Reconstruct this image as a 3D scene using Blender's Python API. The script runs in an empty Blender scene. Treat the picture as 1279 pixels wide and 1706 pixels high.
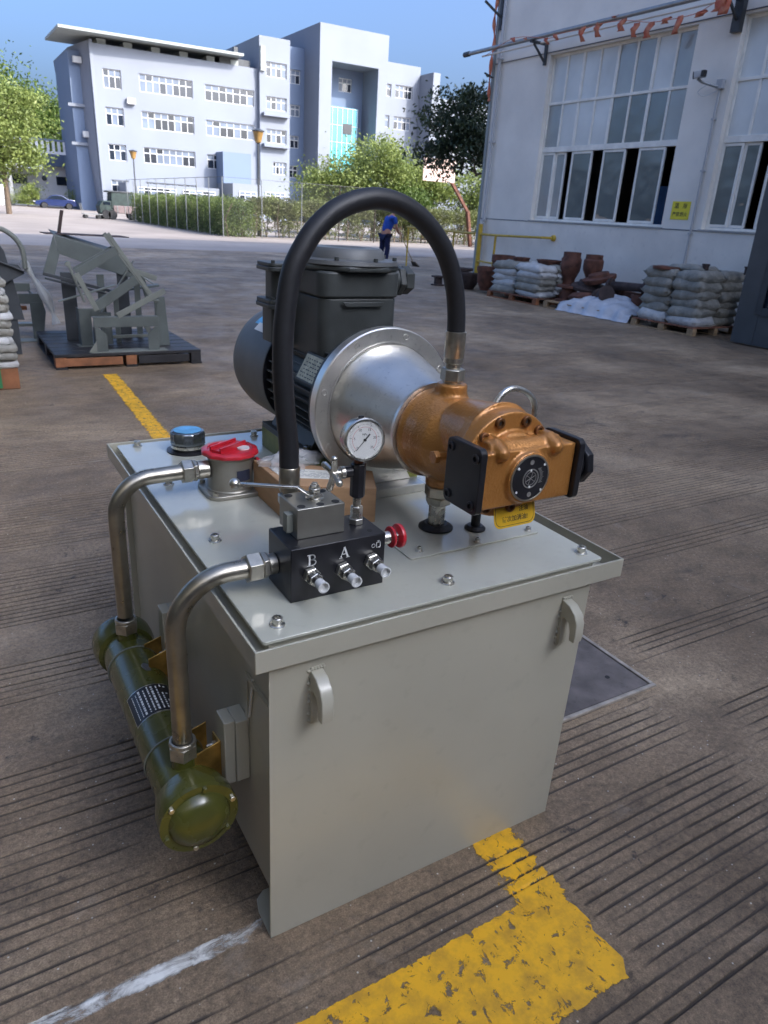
import bpy, math, random
import numpy as np
from mathutils import Vector, Matrix
V = Vector
PI = math.pi
random.seed(7)
S = bpy.context.scene
COL = S.collection

# ---------------------------------------------------------------- camera, sky, sun, exposure
M = ((0.862235, 0.148006, -0.484398), (-0.503535, 0.356690, -0.786920), (0.056311, 0.922424, 0.382076))
R = Matrix(M)
xa = R.col[0].normalized(); za = R.col[2]; za = (za - xa * xa.dot(za)).normalized(); ya = za.cross(xa)
R = Matrix((xa, ya, za)).transposed()
cam_d = bpy.data.cameras.new('camera')
cam = bpy.data.objects.new('camera', cam_d)
COL.objects.link(cam)
cam.matrix_world = Matrix.Translation((0, 0, 1.5)) @ R.to_4x4()
cam_d.sensor_fit = 'VERTICAL'; cam_d.sensor_height = 36; cam_d.sensor_width = 27
cam_d.lens = 36 * 1197 / 1706
cam_d.clip_start = 0.05; cam_d.clip_end = 5000
cam_d.dof.use_dof = True; cam_d.dof.focus_distance = 1.75; cam_d.dof.aperture_fstop = 9.0
S.camera = cam

SUNV = V((10.5, -17.0, 14.0)).normalized()          # towards the sun
w = bpy.data.worlds.new('World'); S.world = w; w.use_nodes = True
nt = w.node_tree; nt.nodes.clear()
sky = nt.nodes.new('ShaderNodeTexSky'); sky.sky_type = 'NISHITA'; sky.sun_disc = False
sky.sun_elevation = math.asin(SUNV.z); sky.sun_rotation = math.atan2(SUNV.x, SUNV.y)
sky.air_density = 0.8; sky.dust_density = 9.0; sky.ozone_density = 8.0
bg = nt.nodes.new('ShaderNodeBackground'); bg.inputs[1].default_value = 0.15
wo = nt.nodes.new('ShaderNodeOutputWorld')
nt.links.new(sky.outputs[0], bg.inputs[0]); nt.links.new(bg.outputs[0], wo.inputs[0])
sd = bpy.data.lights.new('sun', 'SUN'); sd.energy = 2.1; sd.angle = math.radians(0.53); sd.color = (1, 0.90, 0.76)
so = bpy.data.objects.new('sun', sd); COL.objects.link(so)
so.rotation_euler = SUNV.to_track_quat('Z', 'Y').to_euler(); so.location = (5, -10, 30)
S.view_settings.view_transform = 'Standard'
S.view_settings.look = 'None'; S.view_settings.gamma = 1
S.view_settings.use_curve_mapping = False
S.view_settings.exposure = 1.7
S.render.engine = 'CYCLES'
S.cycles.max_bounces = 8; S.cycles.diffuse_bounces = 4; S.cycles.transparent_max_bounces = 12

# ---------------------------------------------------------------- materials
MATS = {}
def mat(name, col, rough=0.5, metal=0.0, var=0.0, vs=8.0, bump=0.0, bs=60.0, rvar=0.0, coat=0.0,
        col2=None, spots=0.0, spec=None, stretch=None, bdist=0.002, detail=5, wave=0.0):
    if name in MATS: return MATS[name]
    m = bpy.data.materials.new(name); m.use_nodes = True
    n = m.node_tree.nodes; l = m.node_tree.links
    b = n['Principled BSDF']
    b.inputs['Roughness'].default_value = rough; b.inputs['Metallic'].default_value = metal
    if coat: b.inputs['Coat Weight'].default_value = coat; b.inputs['Coat Roughness'].default_value = 0.12
    if spec is not None: b.inputs['Specular IOR Level'].default_value = spec
    tc = n.new('ShaderNodeTexCoord'); mp = n.new('ShaderNodeMapping'); l.new(tc.outputs['Object'], mp.inputs[0])
    if stretch: mp.inputs['Scale'].default_value = stretch
    c4 = (*col, 1)
    if var or col2:
        nz = n.new('ShaderNodeTexNoise'); nz.inputs['Scale'].default_value = vs; nz.inputs['Detail'].default_value = detail
        l.new(mp.outputs[0], nz.inputs['Vector'])
        cr = n.new('ShaderNodeValToRGB'); cr.color_ramp.elements[0].position = 0.32; cr.color_ramp.elements[1].position = 0.68
        if col2: a, bb = (*col2, 1), c4
        else: a = tuple(c * (1 - var) for c in col) + (1,); bb = tuple(min(1, c * (1 + var)) for c in col) + (1,)
        cr.color_ramp.elements[0].color = a; cr.color_ramp.elements[1].color = bb
        l.new(nz.outputs['Fac'], cr.inputs[0]); out = cr.outputs[0]
        if spots:
            n2 = n.new('ShaderNodeTexNoise'); n2.inputs['Scale'].default_value = vs * 9; n2.inputs['Detail'].default_value = 3
            l.new(mp.outputs[0], n2.inputs['Vector'])
            c2 = n.new('ShaderNodeValToRGB'); c2.color_ramp.elements[0].position = 0.60; c2.color_ramp.elements[1].position = 0.72
            c2.color_ramp.elements[0].color = (0, 0, 0, 1); c2.color_ramp.elements[1].color = (spots,) * 3 + (1,)
            l.new(n2.outputs['Fac'], c2.inputs[0])
            mx = n.new('ShaderNodeMix'); mx.data_type = 'RGBA'; l.new(c2.outputs[0], mx.inputs[0]); l.new(out, mx.inputs[6])
            mx.inputs[7].default_value = tuple(c * 0.35 for c in col) + (1,); out = mx.outputs[2]
        l.new(out, b.inputs['Base Color'])
        if rvar:
            mr = n.new('ShaderNodeMapRange'); mr.inputs[3].default_value = rough - rvar; mr.inputs[4].default_value = rough + rvar
            l.new(nz.outputs['Fac'], mr.inputs[0]); l.new(mr.outputs[0], b.inputs['Roughness'])
    else:
        b.inputs['Base Color'].default_value = c4
    if bump:
        nb = n.new('ShaderNodeTexNoise'); nb.inputs['Scale'].default_value = bs; nb.inputs['Detail'].default_value = 4
        l.new(mp.outputs[0], nb.inputs['Vector'])
        bu = n.new('ShaderNodeBump'); bu.inputs['Strength'].default_value = bump; bu.inputs['Distance'].default_value = bdist
        l.new(nb.outputs['Fac'], bu.inputs['Height']); l.new(bu.outputs[0], b.inputs['Normal'])
        if wave:
            nw = n.new('ShaderNodeTexNoise'); nw.inputs['Scale'].default_value = 4.5; nw.inputs['Detail'].default_value = 1
            l.new(tc.outputs['Object'], nw.inputs['Vector'])
            bw = n.new('ShaderNodeBump'); bw.inputs['Strength'].default_value = wave; bw.inputs['Distance'].default_value = 0.01
            l.new(nw.outputs['Fac'], bw.inputs['Height']); l.new(bw.outputs[0], bu.inputs['Normal'])
    MATS[name] = m
    return m

PAINT = mat('grey_paint', (0.415, 0.395, 0.315), 0.30, var=0.08, vs=2.2, wave=0.35, spots=0.10, bump=0.10, bs=350, rvar=0.05, coat=0.25, bdist=0.0006)
COVERP = mat('cover_paint', (0.46, 0.455, 0.375), 0.15, var=0.06, vs=5, wave=0.2, spots=0.06, bump=0.10, bs=300, rvar=0.05, coat=0.55, bdist=0.0005)
ZINC = mat('zinc_steel', (0.62, 0.60, 0.54), 0.28, 0.95, var=0.18, vs=40, bump=0.15, bs=300, rvar=0.08, bdist=0.0006)
PIPE = mat('pipe_steel', (0.36, 0.33, 0.27), 0.30, 0.92, var=0.15, vs=25, bump=0.12, bs=200, rvar=0.08, bdist=0.0006)
NUT = mat('nut_steel', (0.50, 0.47, 0.40), 0.32, 0.92, var=0.15, vs=60, bump=0.2, bs=400, rvar=0.08, bdist=0.0006)
ALU = mat('cast_aluminium', (0.74, 0.72, 0.67), 0.33, 0.88, var=0.12, vs=9, bump=0.28, bs=240, rvar=0.10, spots=0.25, bdist=0.001)
BLOCKS = mat('plated_block', (0.34, 0.33, 0.29), 0.38, 0.8, var=0.08, vs=20, bump=0.1, bs=300, bdist=0.0005)
GOLD = mat('gold_paint', (0.50, 0.22, 0.055), 0.32, 0.42, var=0.16, vs=12, bump=0.9, bs=170, rvar=0.08, coat=0.3, bdist=0.002, col2=(0.37, 0.155, 0.035))
MOTOR = mat('motor_paint', (0.046, 0.051, 0.049), 0.48, 0.1, var=0.2, vs=15, bump=0.35, bs=220, rvar=0.08, bdist=0.001)
FANC = mat('fan_cover_paint', (0.12, 0.125, 0.125), 0.50, 0.15, var=0.12, vs=12, bump=0.25, bs=300, bdist=0.0008)
RUBBER = mat('rubber', (0.013, 0.0135, 0.016), 0.48, var=0.15, vs=80, bump=0.2, bs=500, bdist=0.0005)
BLACK = mat('black_finish', (0.013, 0.013, 0.016), 0.34, var=0.3, vs=20, bump=0.12, bs=300, rvar=0.08, bdist=0.0005)
OLIVE = mat('olive_paint', (0.066, 0.069, 0.013), 0.27, var=0.12, vs=10, bump=0.15, bs=150, rvar=0.06, coat=0.35, bdist=0.0008)
BRASSY = mat('yellow_zinc', (0.50, 0.30, 0.08), 0.35, 0.8, var=0.35, vs=25, bump=0.1, bs=300)
CARD = mat('cardboard', (0.40, 0.235, 0.12), 0.85, var=0.10, vs=12, bump=0.2, bs=150, stretch=(1, 1, 6), bdist=0.001)
REDP = mat('red_cap', (0.50, 0.018, 0.03), 0.35, var=0.15, vs=30, coat=0.3)
WHITE = mat('white_print', (0.75, 0.75, 0.72), 0.5, var=0.04, vs=30)
PAPER = mat('paper', (0.68, 0.66, 0.58), 0.7, var=0.05, vs=40)
INK = mat('ink', (0.02, 0.02, 0.02), 0.6, var=0.1, vs=30)
YELL = mat('tag_yellow', (0.70, 0.42, 0.02), 0.4, var=0.06, vs=40)
PLATEY = mat('nameplate_metal', (0.42, 0.38, 0.26), 0.45, 0.5, var=0.25, vs=60, bump=0.3, bs=200)
BLUEL = mat('blue_label', (0.10, 0.36, 0.62), 0.4, var=0.25, vs=30)
RUBY = mat('gauge_red', (0.55, 0.06, 0.05), 0.5, var=0.1, vs=30)
CAPCL = mat('plastic_cap', (0.62, 0.62, 0.60), 0.25, var=0.06, vs=40)
RAILY = mat('mount_yellow_green', (0.16, 0.17, 0.035), 0.5, var=0.25, vs=20, bump=0.2)
WALLP = mat('workshop_paint', (0.79, 0.745, 0.665), 0.62, var=0.09, vs=0.9, bump=0.3, bs=40, rvar=0.05, spots=0.05, bdist=0.003)
WALLB = mat('workshop_plinth', (0.80, 0.75, 0.67), 0.65, var=0.10, vs=1.1, bump=0.3, bs=40, spots=0.12, bdist=0.003)
CREAM = mat('window_frame', (0.84, 0.81, 0.73), 0.45, var=0.10, vs=5, spots=0.15)
DARKM = mat('dark_metal', (0.05, 0.055, 0.06), 0.45, 0.3, var=0.2, vs=6, bump=0.15, bs=80)
GATEM = mat('gate_paint', (0.060, 0.068, 0.074), 0.40, 0.1, var=0.12, vs=4, bump=0.15, bs=60, coat=0.15)
WOOD = mat('pallet_wood', (0.33, 0.22, 0.12), 0.8, var=0.3, vs=6, bump=0.5, bs=40, stretch=(1, 6, 6), bdist=0.004)
WOODR = mat('red_wood', (0.20, 0.085, 0.05), 0.8, var=0.35, vs=6, bump=0.5, bs=40, bdist=0.004)
WOODK = mat('oily_wood', (0.018, 0.017, 0.018), 0.5, var=0.5, vs=5, bump=0.6, bs=40, rvar=0.12, bdist=0.004)
WOODO = mat('orange_wood', (0.24, 0.095, 0.04), 0.75, var=0.35, vs=8, bump=0.5, bs=40, bdist=0.004)
STEELF = mat('frame_primer', (0.095, 0.108, 0.10), 0.5, 0.1, var=0.15, vs=6, bump=0.2, bs=80, spots=0.12)
STEELL = mat('frame_primer_pale', (0.17, 0.18, 0.155), 0.5, 0.1, var=0.12, vs=6, bump=0.2, bs=80)
RUST = mat('rusty_casting', (0.115, 0.045, 0.028), 0.75, 0.1, var=0.5, vs=7, bump=0.7, bs=40, spots=0.4, bdist=0.006)
RUSTD = mat('dark_casting', (0.045, 0.028, 0.024), 0.7, 0.1, var=0.5, vs=9, bump=0.7, bs=40, bdist=0.006)
SACKW = mat('white_sack', (0.50, 0.50, 0.49), 0.55, var=0.14, vs=7, bump=0.9, bs=18, spots=0.15, bdist=0.02)
SACKG = mat('grey_sack', (0.26, 0.25, 0.215), 0.65, var=0.25, vs=6, bump=0.9, bs=18, spots=0.25, bdist=0.02)
OFFW = mat('office_paint', (0.175, 0.198, 0.24), 0.7, var=0.05, vs=0.25, bump=0.1, bs=6)
OFFD = mat('office_paint_blue', (0.12, 0.165, 0.25), 0.7, var=0.05, vs=0.25)
OFFG = mat('roof_slab_paint', (0.28, 0.31, 0.30), 0.7, var=0.08, vs=0.6)
FRW = mat('white_upvc', (0.42, 0.43, 0.44), 0.4, var=0.03, vs=2)
BLIND = mat('blind_white', (0.10, 0.13, 0.18), 0.4, var=0.3, vs=.5)
YPOST = mat('yellow_post', (0.50, 0.33, 0.03), 0.45, var=0.15, vs=9, spots=0.3)
GALV = mat('galvanised', (0.30, 0.31, 0.31), 0.4, 0.6, var=0.1, vs=8)
FLAGM = mat('red_cloth', (0.50, 0.10, 0.06), 0.8, var=0.3, vs=12, col2=(0.55, 0.23, 0.13))
SHIRT = mat('blue_shirt', (0.015, 0.07, 0.36), 0.85, var=0.2, vs=8, bump=0.3, bs=30)
TROUS = mat('navy_cloth', (0.008, 0.012, 0.05), 0.9, var=0.2, vs=8)
SKIN = mat('skin', (0.42, 0.20, 0.13), 0.55, var=0.08, vs=20)
HAIR = mat('hair', (0.01, 0.009, 0.008), 0.6, var=0.3, vs=40)
BARK = mat('bark', (0.11, 0.08, 0.055), 0.9, var=0.35, vs=7, bump=0.8, bs=20, stretch=(3, 3, 1), bdist=0.02)
CARB = mat('car_blue', (0.012, 0.025, 0.10), 0.2, 0.3, var=0.1, vs=3, coat=0.8)
TRKP = mat('truck_panel', (0.16, 0.12, 0.12), 0.55, var=0.25, vs=3, spots=0.2)
TRKG = mat('truck_tarp', (0.02, 0.035, 0.032), 0.7, var=0.4, vs=4)
PINKB = mat('backboard_paint', (0.62, 0.47, 0.40), 0.6, var=0.1, vs=3)
BLUEM = mat('machine_blue', (0.03, 0.16, 0.42), 0.45, var=0.1, vs=4)
CREAMW = mat('low_wall', (0.60, 0.62, 0.66), 0.7, var=0.06, vs=0.5)
ROOFBL = mat('roof_blocker_sheet', (0.22, 0.235, 0.23), 0.6, var=0.1, vs=1.5, stretch=(1, 8, 1))
GREENB = mat('green_strap', (0.03, 0.17, 0.06), 0.5, var=0.1, vs=20)
BACKW = mat('warehouse_wall', (0.46, 0.45, 0.42), 0.8, var=0.1, vs=0.6)

def glassmat(name, col, rough=0.05, alpha=None, spec=0.9, wav=0.0):
    m = mat(name, col, rough, 0.0, var=0.15, vs=1.2, spec=spec)
    b = m.node_tree.nodes['Principled BSDF']
    b.inputs['IOR'].default_value = 1.55
    if wav:
        n = m.node_tree.nodes; l = m.node_tree.links
        nb = n.new('ShaderNodeTexNoise'); nb.inputs['Scale'].default_value = 1.6
        tc = n.new('ShaderNodeTexCoord'); l.new(tc.outputs['Object'], nb.inputs['Vector'])
        bu = n.new('ShaderNodeBump'); bu.inputs['Strength'].default_value = wav; bu.inputs['Distance'].default_value = 0.05
        l.new(nb.outputs['Fac'], bu.inputs['Height']); l.new(bu.outputs[0], b.inputs['Normal'])
    return m
GLD = glassmat('dark_glass', (0.012, 0.018, 0.03), 0.06)
GLW = glassmat('workshop_glass', (0.16, 0.18, 0.17), 0.04, wav=0.35)
GLM = glassmat('dusty_glass', (0.34, 0.355, 0.34), 0.16, wav=0.3)
GLH = glassmat('frosted_glass', (0.62, 0.63, 0.60), 0.30, wav=0.25)
GLC = glassmat('cyan_glass', (0.06, 0.42, 0.50), 0.10)
def clear(name, col, alpha, rough=0.1):
    m = mat(name, col, rough)
    b = m.node_tree.nodes['Principled BSDF']; b.inputs['Alpha'].default_value = alpha
    return m
BAGP = clear('clear_bag', (0.75, 0.75, 0.75), 0.35, 0.15)
LENS = clear('gauge_glass', (0.8, 0.8, 0.8), 0.08, 0.03)
MESHF = clear('chain_link', (0.30, 0.32, 0.31), 0.035, 0.6)

def leafmat(name, c1, c2, tr=0.35):
    m = bpy.data.materials.new(name); m.use_nodes = True
    n = m.node_tree.nodes; l = m.node_tree.links; b = n['Principled BSDF']
    tc = n.new('ShaderNodeTexCoord')
    nz = n.new('ShaderNodeTexNoise'); nz.inputs['Scale'].default_value = 1.7; nz.inputs['Detail'].default_value = 8
    l.new(tc.outputs['Object'], nz.inputs['Vector'])
    cr = n.new('ShaderNodeValToRGB'); cr.color_ramp.elements[0].position = 0.35; cr.color_ramp.elements[1].position = 0.65
    cr.color_ramp.elements[0].color = (*c1, 1); cr.color_ramp.elements[1].color = (*c2, 1)
    l.new(nz.outputs['Fac'], cr.inputs[0]); l.new(cr.outputs[0], b.inputs['Base Color'])
    b.inputs['Roughness'].default_value = 0.55
    ts = n.new('ShaderNodeBsdfTranslucent'); l.new(cr.outputs[0], ts.inputs[0])
    mx = n.new('ShaderNodeMixShader'); mx.inputs[0].default_value = tr
    l.new(b.outputs[0], mx.inputs[1]); l.new(ts.outputs[0], mx.inputs[2]); l.new(mx.outputs[0], n['Material Output'].inputs[0])
    return m
LEAF = leafmat('leaf_green', (0.045, 0.085, 0.015), (0.11, 0.17, 0.03))
LEAFY = leafmat('leaf_yellow_green', (0.11, 0.155, 0.035), (0.25, 0.30, 0.08))
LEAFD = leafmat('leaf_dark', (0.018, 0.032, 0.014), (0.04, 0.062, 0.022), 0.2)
LEAFH = leafmat('leaf_hedge', (0.06, 0.095, 0.025), (0.16, 0.21, 0.05))
LEAFB = leafmat('leaf_dry', (0.085, 0.085, 0.04), (0.19, 0.22, 0.07))

# ---------------------------------------------------------------- mesh helpers
class MB:
    def __init__(s): s.v = []; s.f = []; s.m = []; s.cm = 0
    def add(s, vs, fs):
        o = len(s.v); s.v += [tuple(p) for p in vs]
        for f in fs: s.f.append([i + o for i in f]); s.m.append(s.cm)
        return s
    def box(s, x0, y0, z0, x1, y1, z1):
        x0, x1 = min(x0, x1), max(x0, x1); y0, y1 = min(y0, y1), max(y0, y1); z0, z1 = min(z0, z1), max(z0, z1)
        return s.add([(x0, y0, z0), (x1, y0, z0), (x1, y1, z0), (x0, y1, z0), (x0, y0, z1), (x1, y0, z1), (x1, y1, z1), (x0, y1, z1)],
                     [(0, 3, 2, 1), (4, 5, 6, 7), (0, 1, 5, 4), (1, 2, 6, 5), (2, 3, 7, 6), (3, 0, 4, 7)])
    def bar(s, p0, p1, w, h, up=(0, 0, 1)):
        p0 = V(p0); p1 = V(p1); d = (p1 - p0).normalized(); u = V(up); r = d.cross(u)
        if r.length < 1e-4: r = d.cross(V((0, 1, 0)))
        r.normalize(); u = r.cross(d)
        vs = []
        for p in (p0, p1):
            for a, b in ((-1, -1), (1, -1), (1, 1), (-1, 1)): vs.append(p + r * (a * w / 2) + u * (b * h / 2))
        return s.add(vs, [(0, 1, 2, 3)[::1], (7, 6, 5, 4), (0, 4, 5, 1), (1, 5, 6, 2), (2, 6, 7, 3), (3, 7, 4, 0)])
    def lathe(s, base, d, prof, n=24, ph=0.0, cap=True):
        base = V(base); d = V(d).normalized()
        a = d.cross(V((0, 0, 1)) if abs(d.z) < 0.9 else V((0, 1, 0))).normalized(); b = d.cross(a)
        vs = []; fs = []
        for r, h in prof:
            for i in range(n):
                t = 2 * PI * i / n + ph
                vs.append(base + d * h + (a * math.cos(t) + b * math.sin(t)) * r)
        k = len(prof)
        for j in range(k - 1):
            for i in range(n):
                i2 = (i + 1) % n
                fs.append((j * n + i, j * n + i2, (j + 1) * n + i2, (j + 1) * n + i))
        if cap:
            fs.append(tuple(range(n))[::-1]); fs.append(tuple((k - 1) * n + i for i in range(n)))
        return s.add(vs, fs)
    def cyl(s, p0, p1, r0, r1=None, n=20, ph=0.0):
        p0 = V(p0); p1 = V(p1); L = (p1 - p0).length
        return s.lathe(p0, p1 - p0, [(r0, 0), (r0 if r1 is None else r1, L)], n, ph)
    def hexn(s, p0, d, r, h, ph=0.0, n=6):
        c = 0.12 * r
        return s.lathe(p0, d, [(r * 0.9, 0), (r, c * 0.6), (r, h - c * 0.6), (r * 0.9, h)], n, ph)
    def tube(s, pts, r, n=12, cap=True):
        pts = [V(p) for p in pts]; k = len(pts)
        T = [(pts[min(i + 1, k - 1)] - pts[max(i - 1, 0)]).normalized() for i in range(k)]
        a = T[0].cross(V((0, 0, 1)) if abs(T[0].z) < 0.9 else V((0, 1, 0))).normalized()
        vs = []; fs = []
        for i in range(k):
            a = (a - T[i] * a.dot(T[i])).normalized(); b = T[i].cross(a)
            rr = r[i] if isinstance(r, (list, tuple)) else r
            for j in range(n):
                t = 2 * PI * j / n
                vs.append(pts[i] + (a * math.cos(t) + b * math.sin(t)) * rr)
        for i in range(k - 1):
            for j in range(n):
                j2 = (j + 1) % n
                fs.append((i * n + j, i * n + j2, (i + 1) * n + j2, (i + 1) * n + j))
        if cap: fs.append(tuple(range(n))[::-1]); fs.append(tuple((k - 1) * n + j for j in range(n)))
        return s.add(vs, fs)
    def sphere(s, c, r, n=12, sc=(1, 1, 1)):
        c = V(c); vs = []; fs = []; k = n // 2
        for j in range(1, k):
            for i in range(n):
                t = PI * j / k; p = 2 * PI * i / n
                vs.append((c.x + r * sc[0] * math.sin(t) * math.cos(p), c.y + r * sc[1] * math.sin(t) * math.sin(p), c.z + r * sc[2] * math.cos(t)))
        for j in range(k - 2):
            for i in range(n):
                i2 = (i + 1) % n; fs.append((j * n + i, (j + 1) * n + i, (j + 1) * n + i2, j * n + i2))
        o = len(vs); vs += [(c.x, c.y, c.z + r * sc[2]), (c.x, c.y, c.z - r * sc[2])]
        for i in range(n):
            i2 = (i + 1) % n; fs.append((o, i, i2)); fs.append((o + 1, (k - 2) * n + i2, (k - 2) * n + i))
        return s.add(vs, fs)
    def prism(s, poly, vec):
        n = len(poly); vec = V(vec); a = [V(p) for p in poly]; b = [p + vec for p in a]
        return s.add(a + b, [tuple(range(n))[::-1], tuple(range(n, 2 * n))] + [(i, (i + 1) % n, (i + 1) % n + n, i + n) for i in range(n)])
    def quad(s, a, b, c, d): return s.add([a, b, c, d], [(0, 1, 2, 3)])
    def each(s, name, mats, parent=None, **kw):
        par = list(range(len(s.v)))
        def fd(a):
            while par[a] != a: par[a] = par[par[a]]; a = par[a]
            return a
        for f in s.f:
            for q in f[1:]: par[fd(q)] = fd(f[0])
        comp = {}
        for i, f in enumerate(s.f): comp.setdefault(fd(f[0]), []).append(f)
        out = []
        for fs in comp.values():
            ids = sorted({q for f in fs for q in f}); mp = {q: k for k, q in enumerate(ids)}
            m_ = MB(); m_.add([s.v[q] for q in ids], [[mp[q] for q in f] for f in fs]); out.append(m_.build(name, mats, parent, **kw))
        return out
    def build(s, name, mats, parent=None, smooth=35, bev=0.0, seg=2, label=None, kind=None, flip=False):
        me = bpy.data.meshes.new(name)
        root = parent
        while root is not None and root.parent is not None: root = root.parent
        off = root.location if root is not None else V((0, 0, 0))
        me.from_pydata([(p[0] - off.x, p[1] - off.y, p[2] - off.z) for p in s.v], [], s.f)
        if not isinstance(mats, (list, tuple)): mats = [mats]
        for m_ in mats: me.materials.append(m_)
        if len(mats) > 1: me.polygons.foreach_set('material_index', s.m)
        fixn(me)
        o = bpy.data.objects.new(name, me); COL.objects.link(o)
        if smooth is not None:
            me.shade_smooth(); me.set_sharp_from_angle(angle=math.radians(smooth))
        if bev:
            b = o.modifiers.new('bevel', 'BEVEL'); b.width = bev; b.segments = seg; b.limit_method = 'ANGLE'; b.angle_limit = math.radians(40)
        if parent is not None: o.parent = parent
        if label: o['label'] = label
        if kind: o['kind'] = kind
        return o
import bmesh
def fixn(me):
    bm = bmesh.new(); bm.from_mesh(me); bmesh.ops.recalc_face_normals(bm, faces=bm.faces); bm.to_mesh(me); bm.free()

def thing(name, loc, label, cat, group=None, rz=0):
    o = bpy.data.objects.new(name, None); COL.objects.link(o); o.location = loc; o.rotation_euler = (0, 0, rz)
    o.empty_display_size = 0.1
    o['label'] = label; o['category'] = cat
    if group: o['group'] = group
    return o
def tag(o, label, cat, group=None):
    o['label'] = label; o['category'] = cat
    if group: o['group'] = group
    return o
def struct(o): o['kind'] = 'structure'; return o
def cr(pts, k=8):                                     # Catmull-Rom
    P = [V(p) for p in pts]; P = [P[0] * 2 - P[1]] + P + [P[-1] * 2 - P[-2]]; out = []
    for i in range(1, len(P) - 2):
        for j in range(k):
            t = j / k; a, b, c, d = P[i - 1], P[i], P[i + 1], P[i + 2]
            out.append(0.5 * ((2 * b) + (c - a) * t + (2 * a - 5 * b + 4 * c - d) * t * t + (3 * b - a - 3 * c + d) * t ** 3))
    out.append(P[-2]); return out
def bend(p0, corner, p1, r, k=10):
    p0, c, p1 = V(p0), V(corner), V(p1); a = (p0 - c).normalized(); b = (p1 - c).normalized()
    s0 = c + a * r; s1 = c + b * r; cen = s0 + b * r
    out = [p0]
    for j in range(k + 1):
        t = PI / 2 * j / k; out.append(cen - b * r * math.cos(t) - a * r * math.sin(t))
    return out + [p1]
def arc(c, a, b, r, t0, t1, n):                        # c centre, a/b unit axes
    c, a, b = V(c), V(a), V(b)
    return [c + a * (r * math.cos(t0 + (t1 - t0) * i / n)) + b * (r * math.sin(t0 + (t1 - t0) * i / n)) for i in range(n + 1)]
def rpoly(x0, y0, x1, y1, r, n=5):                     # rounded rectangle in 2D
    out = []
    for cx, cy, t in ((x1 - r, y1 - r, 0), (x0 + r, y1 - r, PI / 2), (x0 + r, y0 + r, PI), (x1 - r, y0 + r, 1.5 * PI)):
        for i in range(n + 1):
            a = t + PI / 2 * i / n; out.append((cx + r * math.cos(a), cy + r * math.sin(a)))
    return out
def text(body, size, o, ux, uy, m, parent, name='lettering', extr=0.0004, bold=False, shear=0):
    cu = bpy.data.curves.new(name, 'FONT'); cu.body = body; cu.size = size; cu.extrude = extr
    cu.align_x = 'CENTER'; cu.align_y = 'CENTER'; cu.shear = shear
    if bold: cu.offset = size * 0.012
    t = bpy.data.objects.new(name, cu); COL.objects.link(t)
    bpy.context.view_layer.update()
    me = bpy.data.meshes.new_from_object(t.evaluated_get(bpy.context.evaluated_depsgraph_get()))
    bpy.data.objects.remove(t)
    ux, uy = V(ux).normalized(), V(uy).normalized(); uz = ux.cross(uy)
    root = parent
    while root.parent is not None: root = root.parent
    off = root.location
    for v in me.vertices:
        c = v.co.copy(); v.co = V(o) - off + ux * c.x + uy * c.y + uz * c.z
    me.materials.clear(); me.materials.append(m)
    ob = bpy.data.objects.new(name, me); COL.objects.link(ob); ob.parent = parent
    return ob
def npmesh(name, verts, quads, m, parent=None, mats=None, mi=None):
    me = bpy.data.meshes.new(name); nv = len(verts); nq = len(quads)
    root = parent
    while root is not None and root.parent is not None: root = root.parent
    if root is not None: verts = verts - np.array(root.location)
    me.vertices.add(nv); me.vertices.foreach_set('co', np.asarray(verts, np.float32).ravel())
    me.loops.add(nq * 4); me.loops.foreach_set('vertex_index', np.asarray(quads, np.int32).ravel())
    me.polygons.add(nq); me.polygons.foreach_set('loop_start', np.arange(nq, dtype=np.int32) * 4)
    for x in (mats or [m]): me.materials.append(x)
    if mi is not None: me.polygons.foreach_set('material_index', mi.astype(np.int32))
    me.update(); me.validate()
    o = bpy.data.objects.new(name, me); COL.objects.link(o)
    if parent is not None: o.parent = parent
    return o
def leaves(rng, cen, size, var=0.4, flat=0.0):
    n = len(cen)
    a = rng.normal(size=(n, 3)); a /= np.linalg.norm(a, axis=1)[:, None]
    b = rng.normal(size=(n, 3)); b -= a * (a * b).sum(1)[:, None]; b /= np.linalg.norm(b, axis=1)[:, None]
    s = size * (1 - var + 2 * var * rng.random(n))[:, None]
    v = np.stack([cen - a * s, cen + b * s * 0.45, cen + a * s, cen - b * s * 0.45], 1).reshape(-1, 3)
    return v, np.arange(4 * n).reshape(-1, 4)

# ---------------------------------------------------------------- ground
def smoothn(x, seed, s):
    return math.sin(x * s + seed * 1.7) * 0.6 + math.sin(x * s * 2.3 + seed * 4.1) * 0.4
rngg = random.Random(5)
SP = 0.0345
def in_band(c, y, bands):
    for a, b in bands[c]:
        if a <= y <= b: return True
    return False
BANDS = {0: [(-0.3, 0.42), (0.47, 0.585), (0.87, 1.0), (1.08, 1.55), (1.6, 1.84), (2.16, 2.42), (2.66, 3.16), (3.34, 3.98), (4.45, 5.35), (5.9, 6.9)],
         1: [(-0.3, 0.54), (0.58, 1.13), (1.42, 1.60), (2.05, 2.22), (2.45, 3.1), (3.5, 4.1), (4.7, 5.4), (6.0, 6.8)],
         2: [(-0.3, 0.55), (0.57, 1.14), (1.36, 1.75), (2.0, 2.50), (2.7, 3.35), (3.8, 4.5), (5.0, 5.7), (6.1, 6.8)],
         3: [(-0.3, 0.4), (0.6, 1.2), (1.5, 2.1), (2.5, 2.9), (3.3, 3.9), (4.3, 5.2), (5.8, 6.6)]}
GX = [-0.8, 2.02, 4.6, 7.4, 10.2]
def gcol(x): return 0 if x < 1.95 else 1 if x < 4.6 else 2 if x < 7.4 else 3
ys = []
yy = -0.9
gi = 0
while yy < 6.95:
    ys.append((yy + rngg.uniform(-0.003, 0.003), gi)); gi += 1; yy += SP * rngg.uniform(0.86, 1.14)
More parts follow.
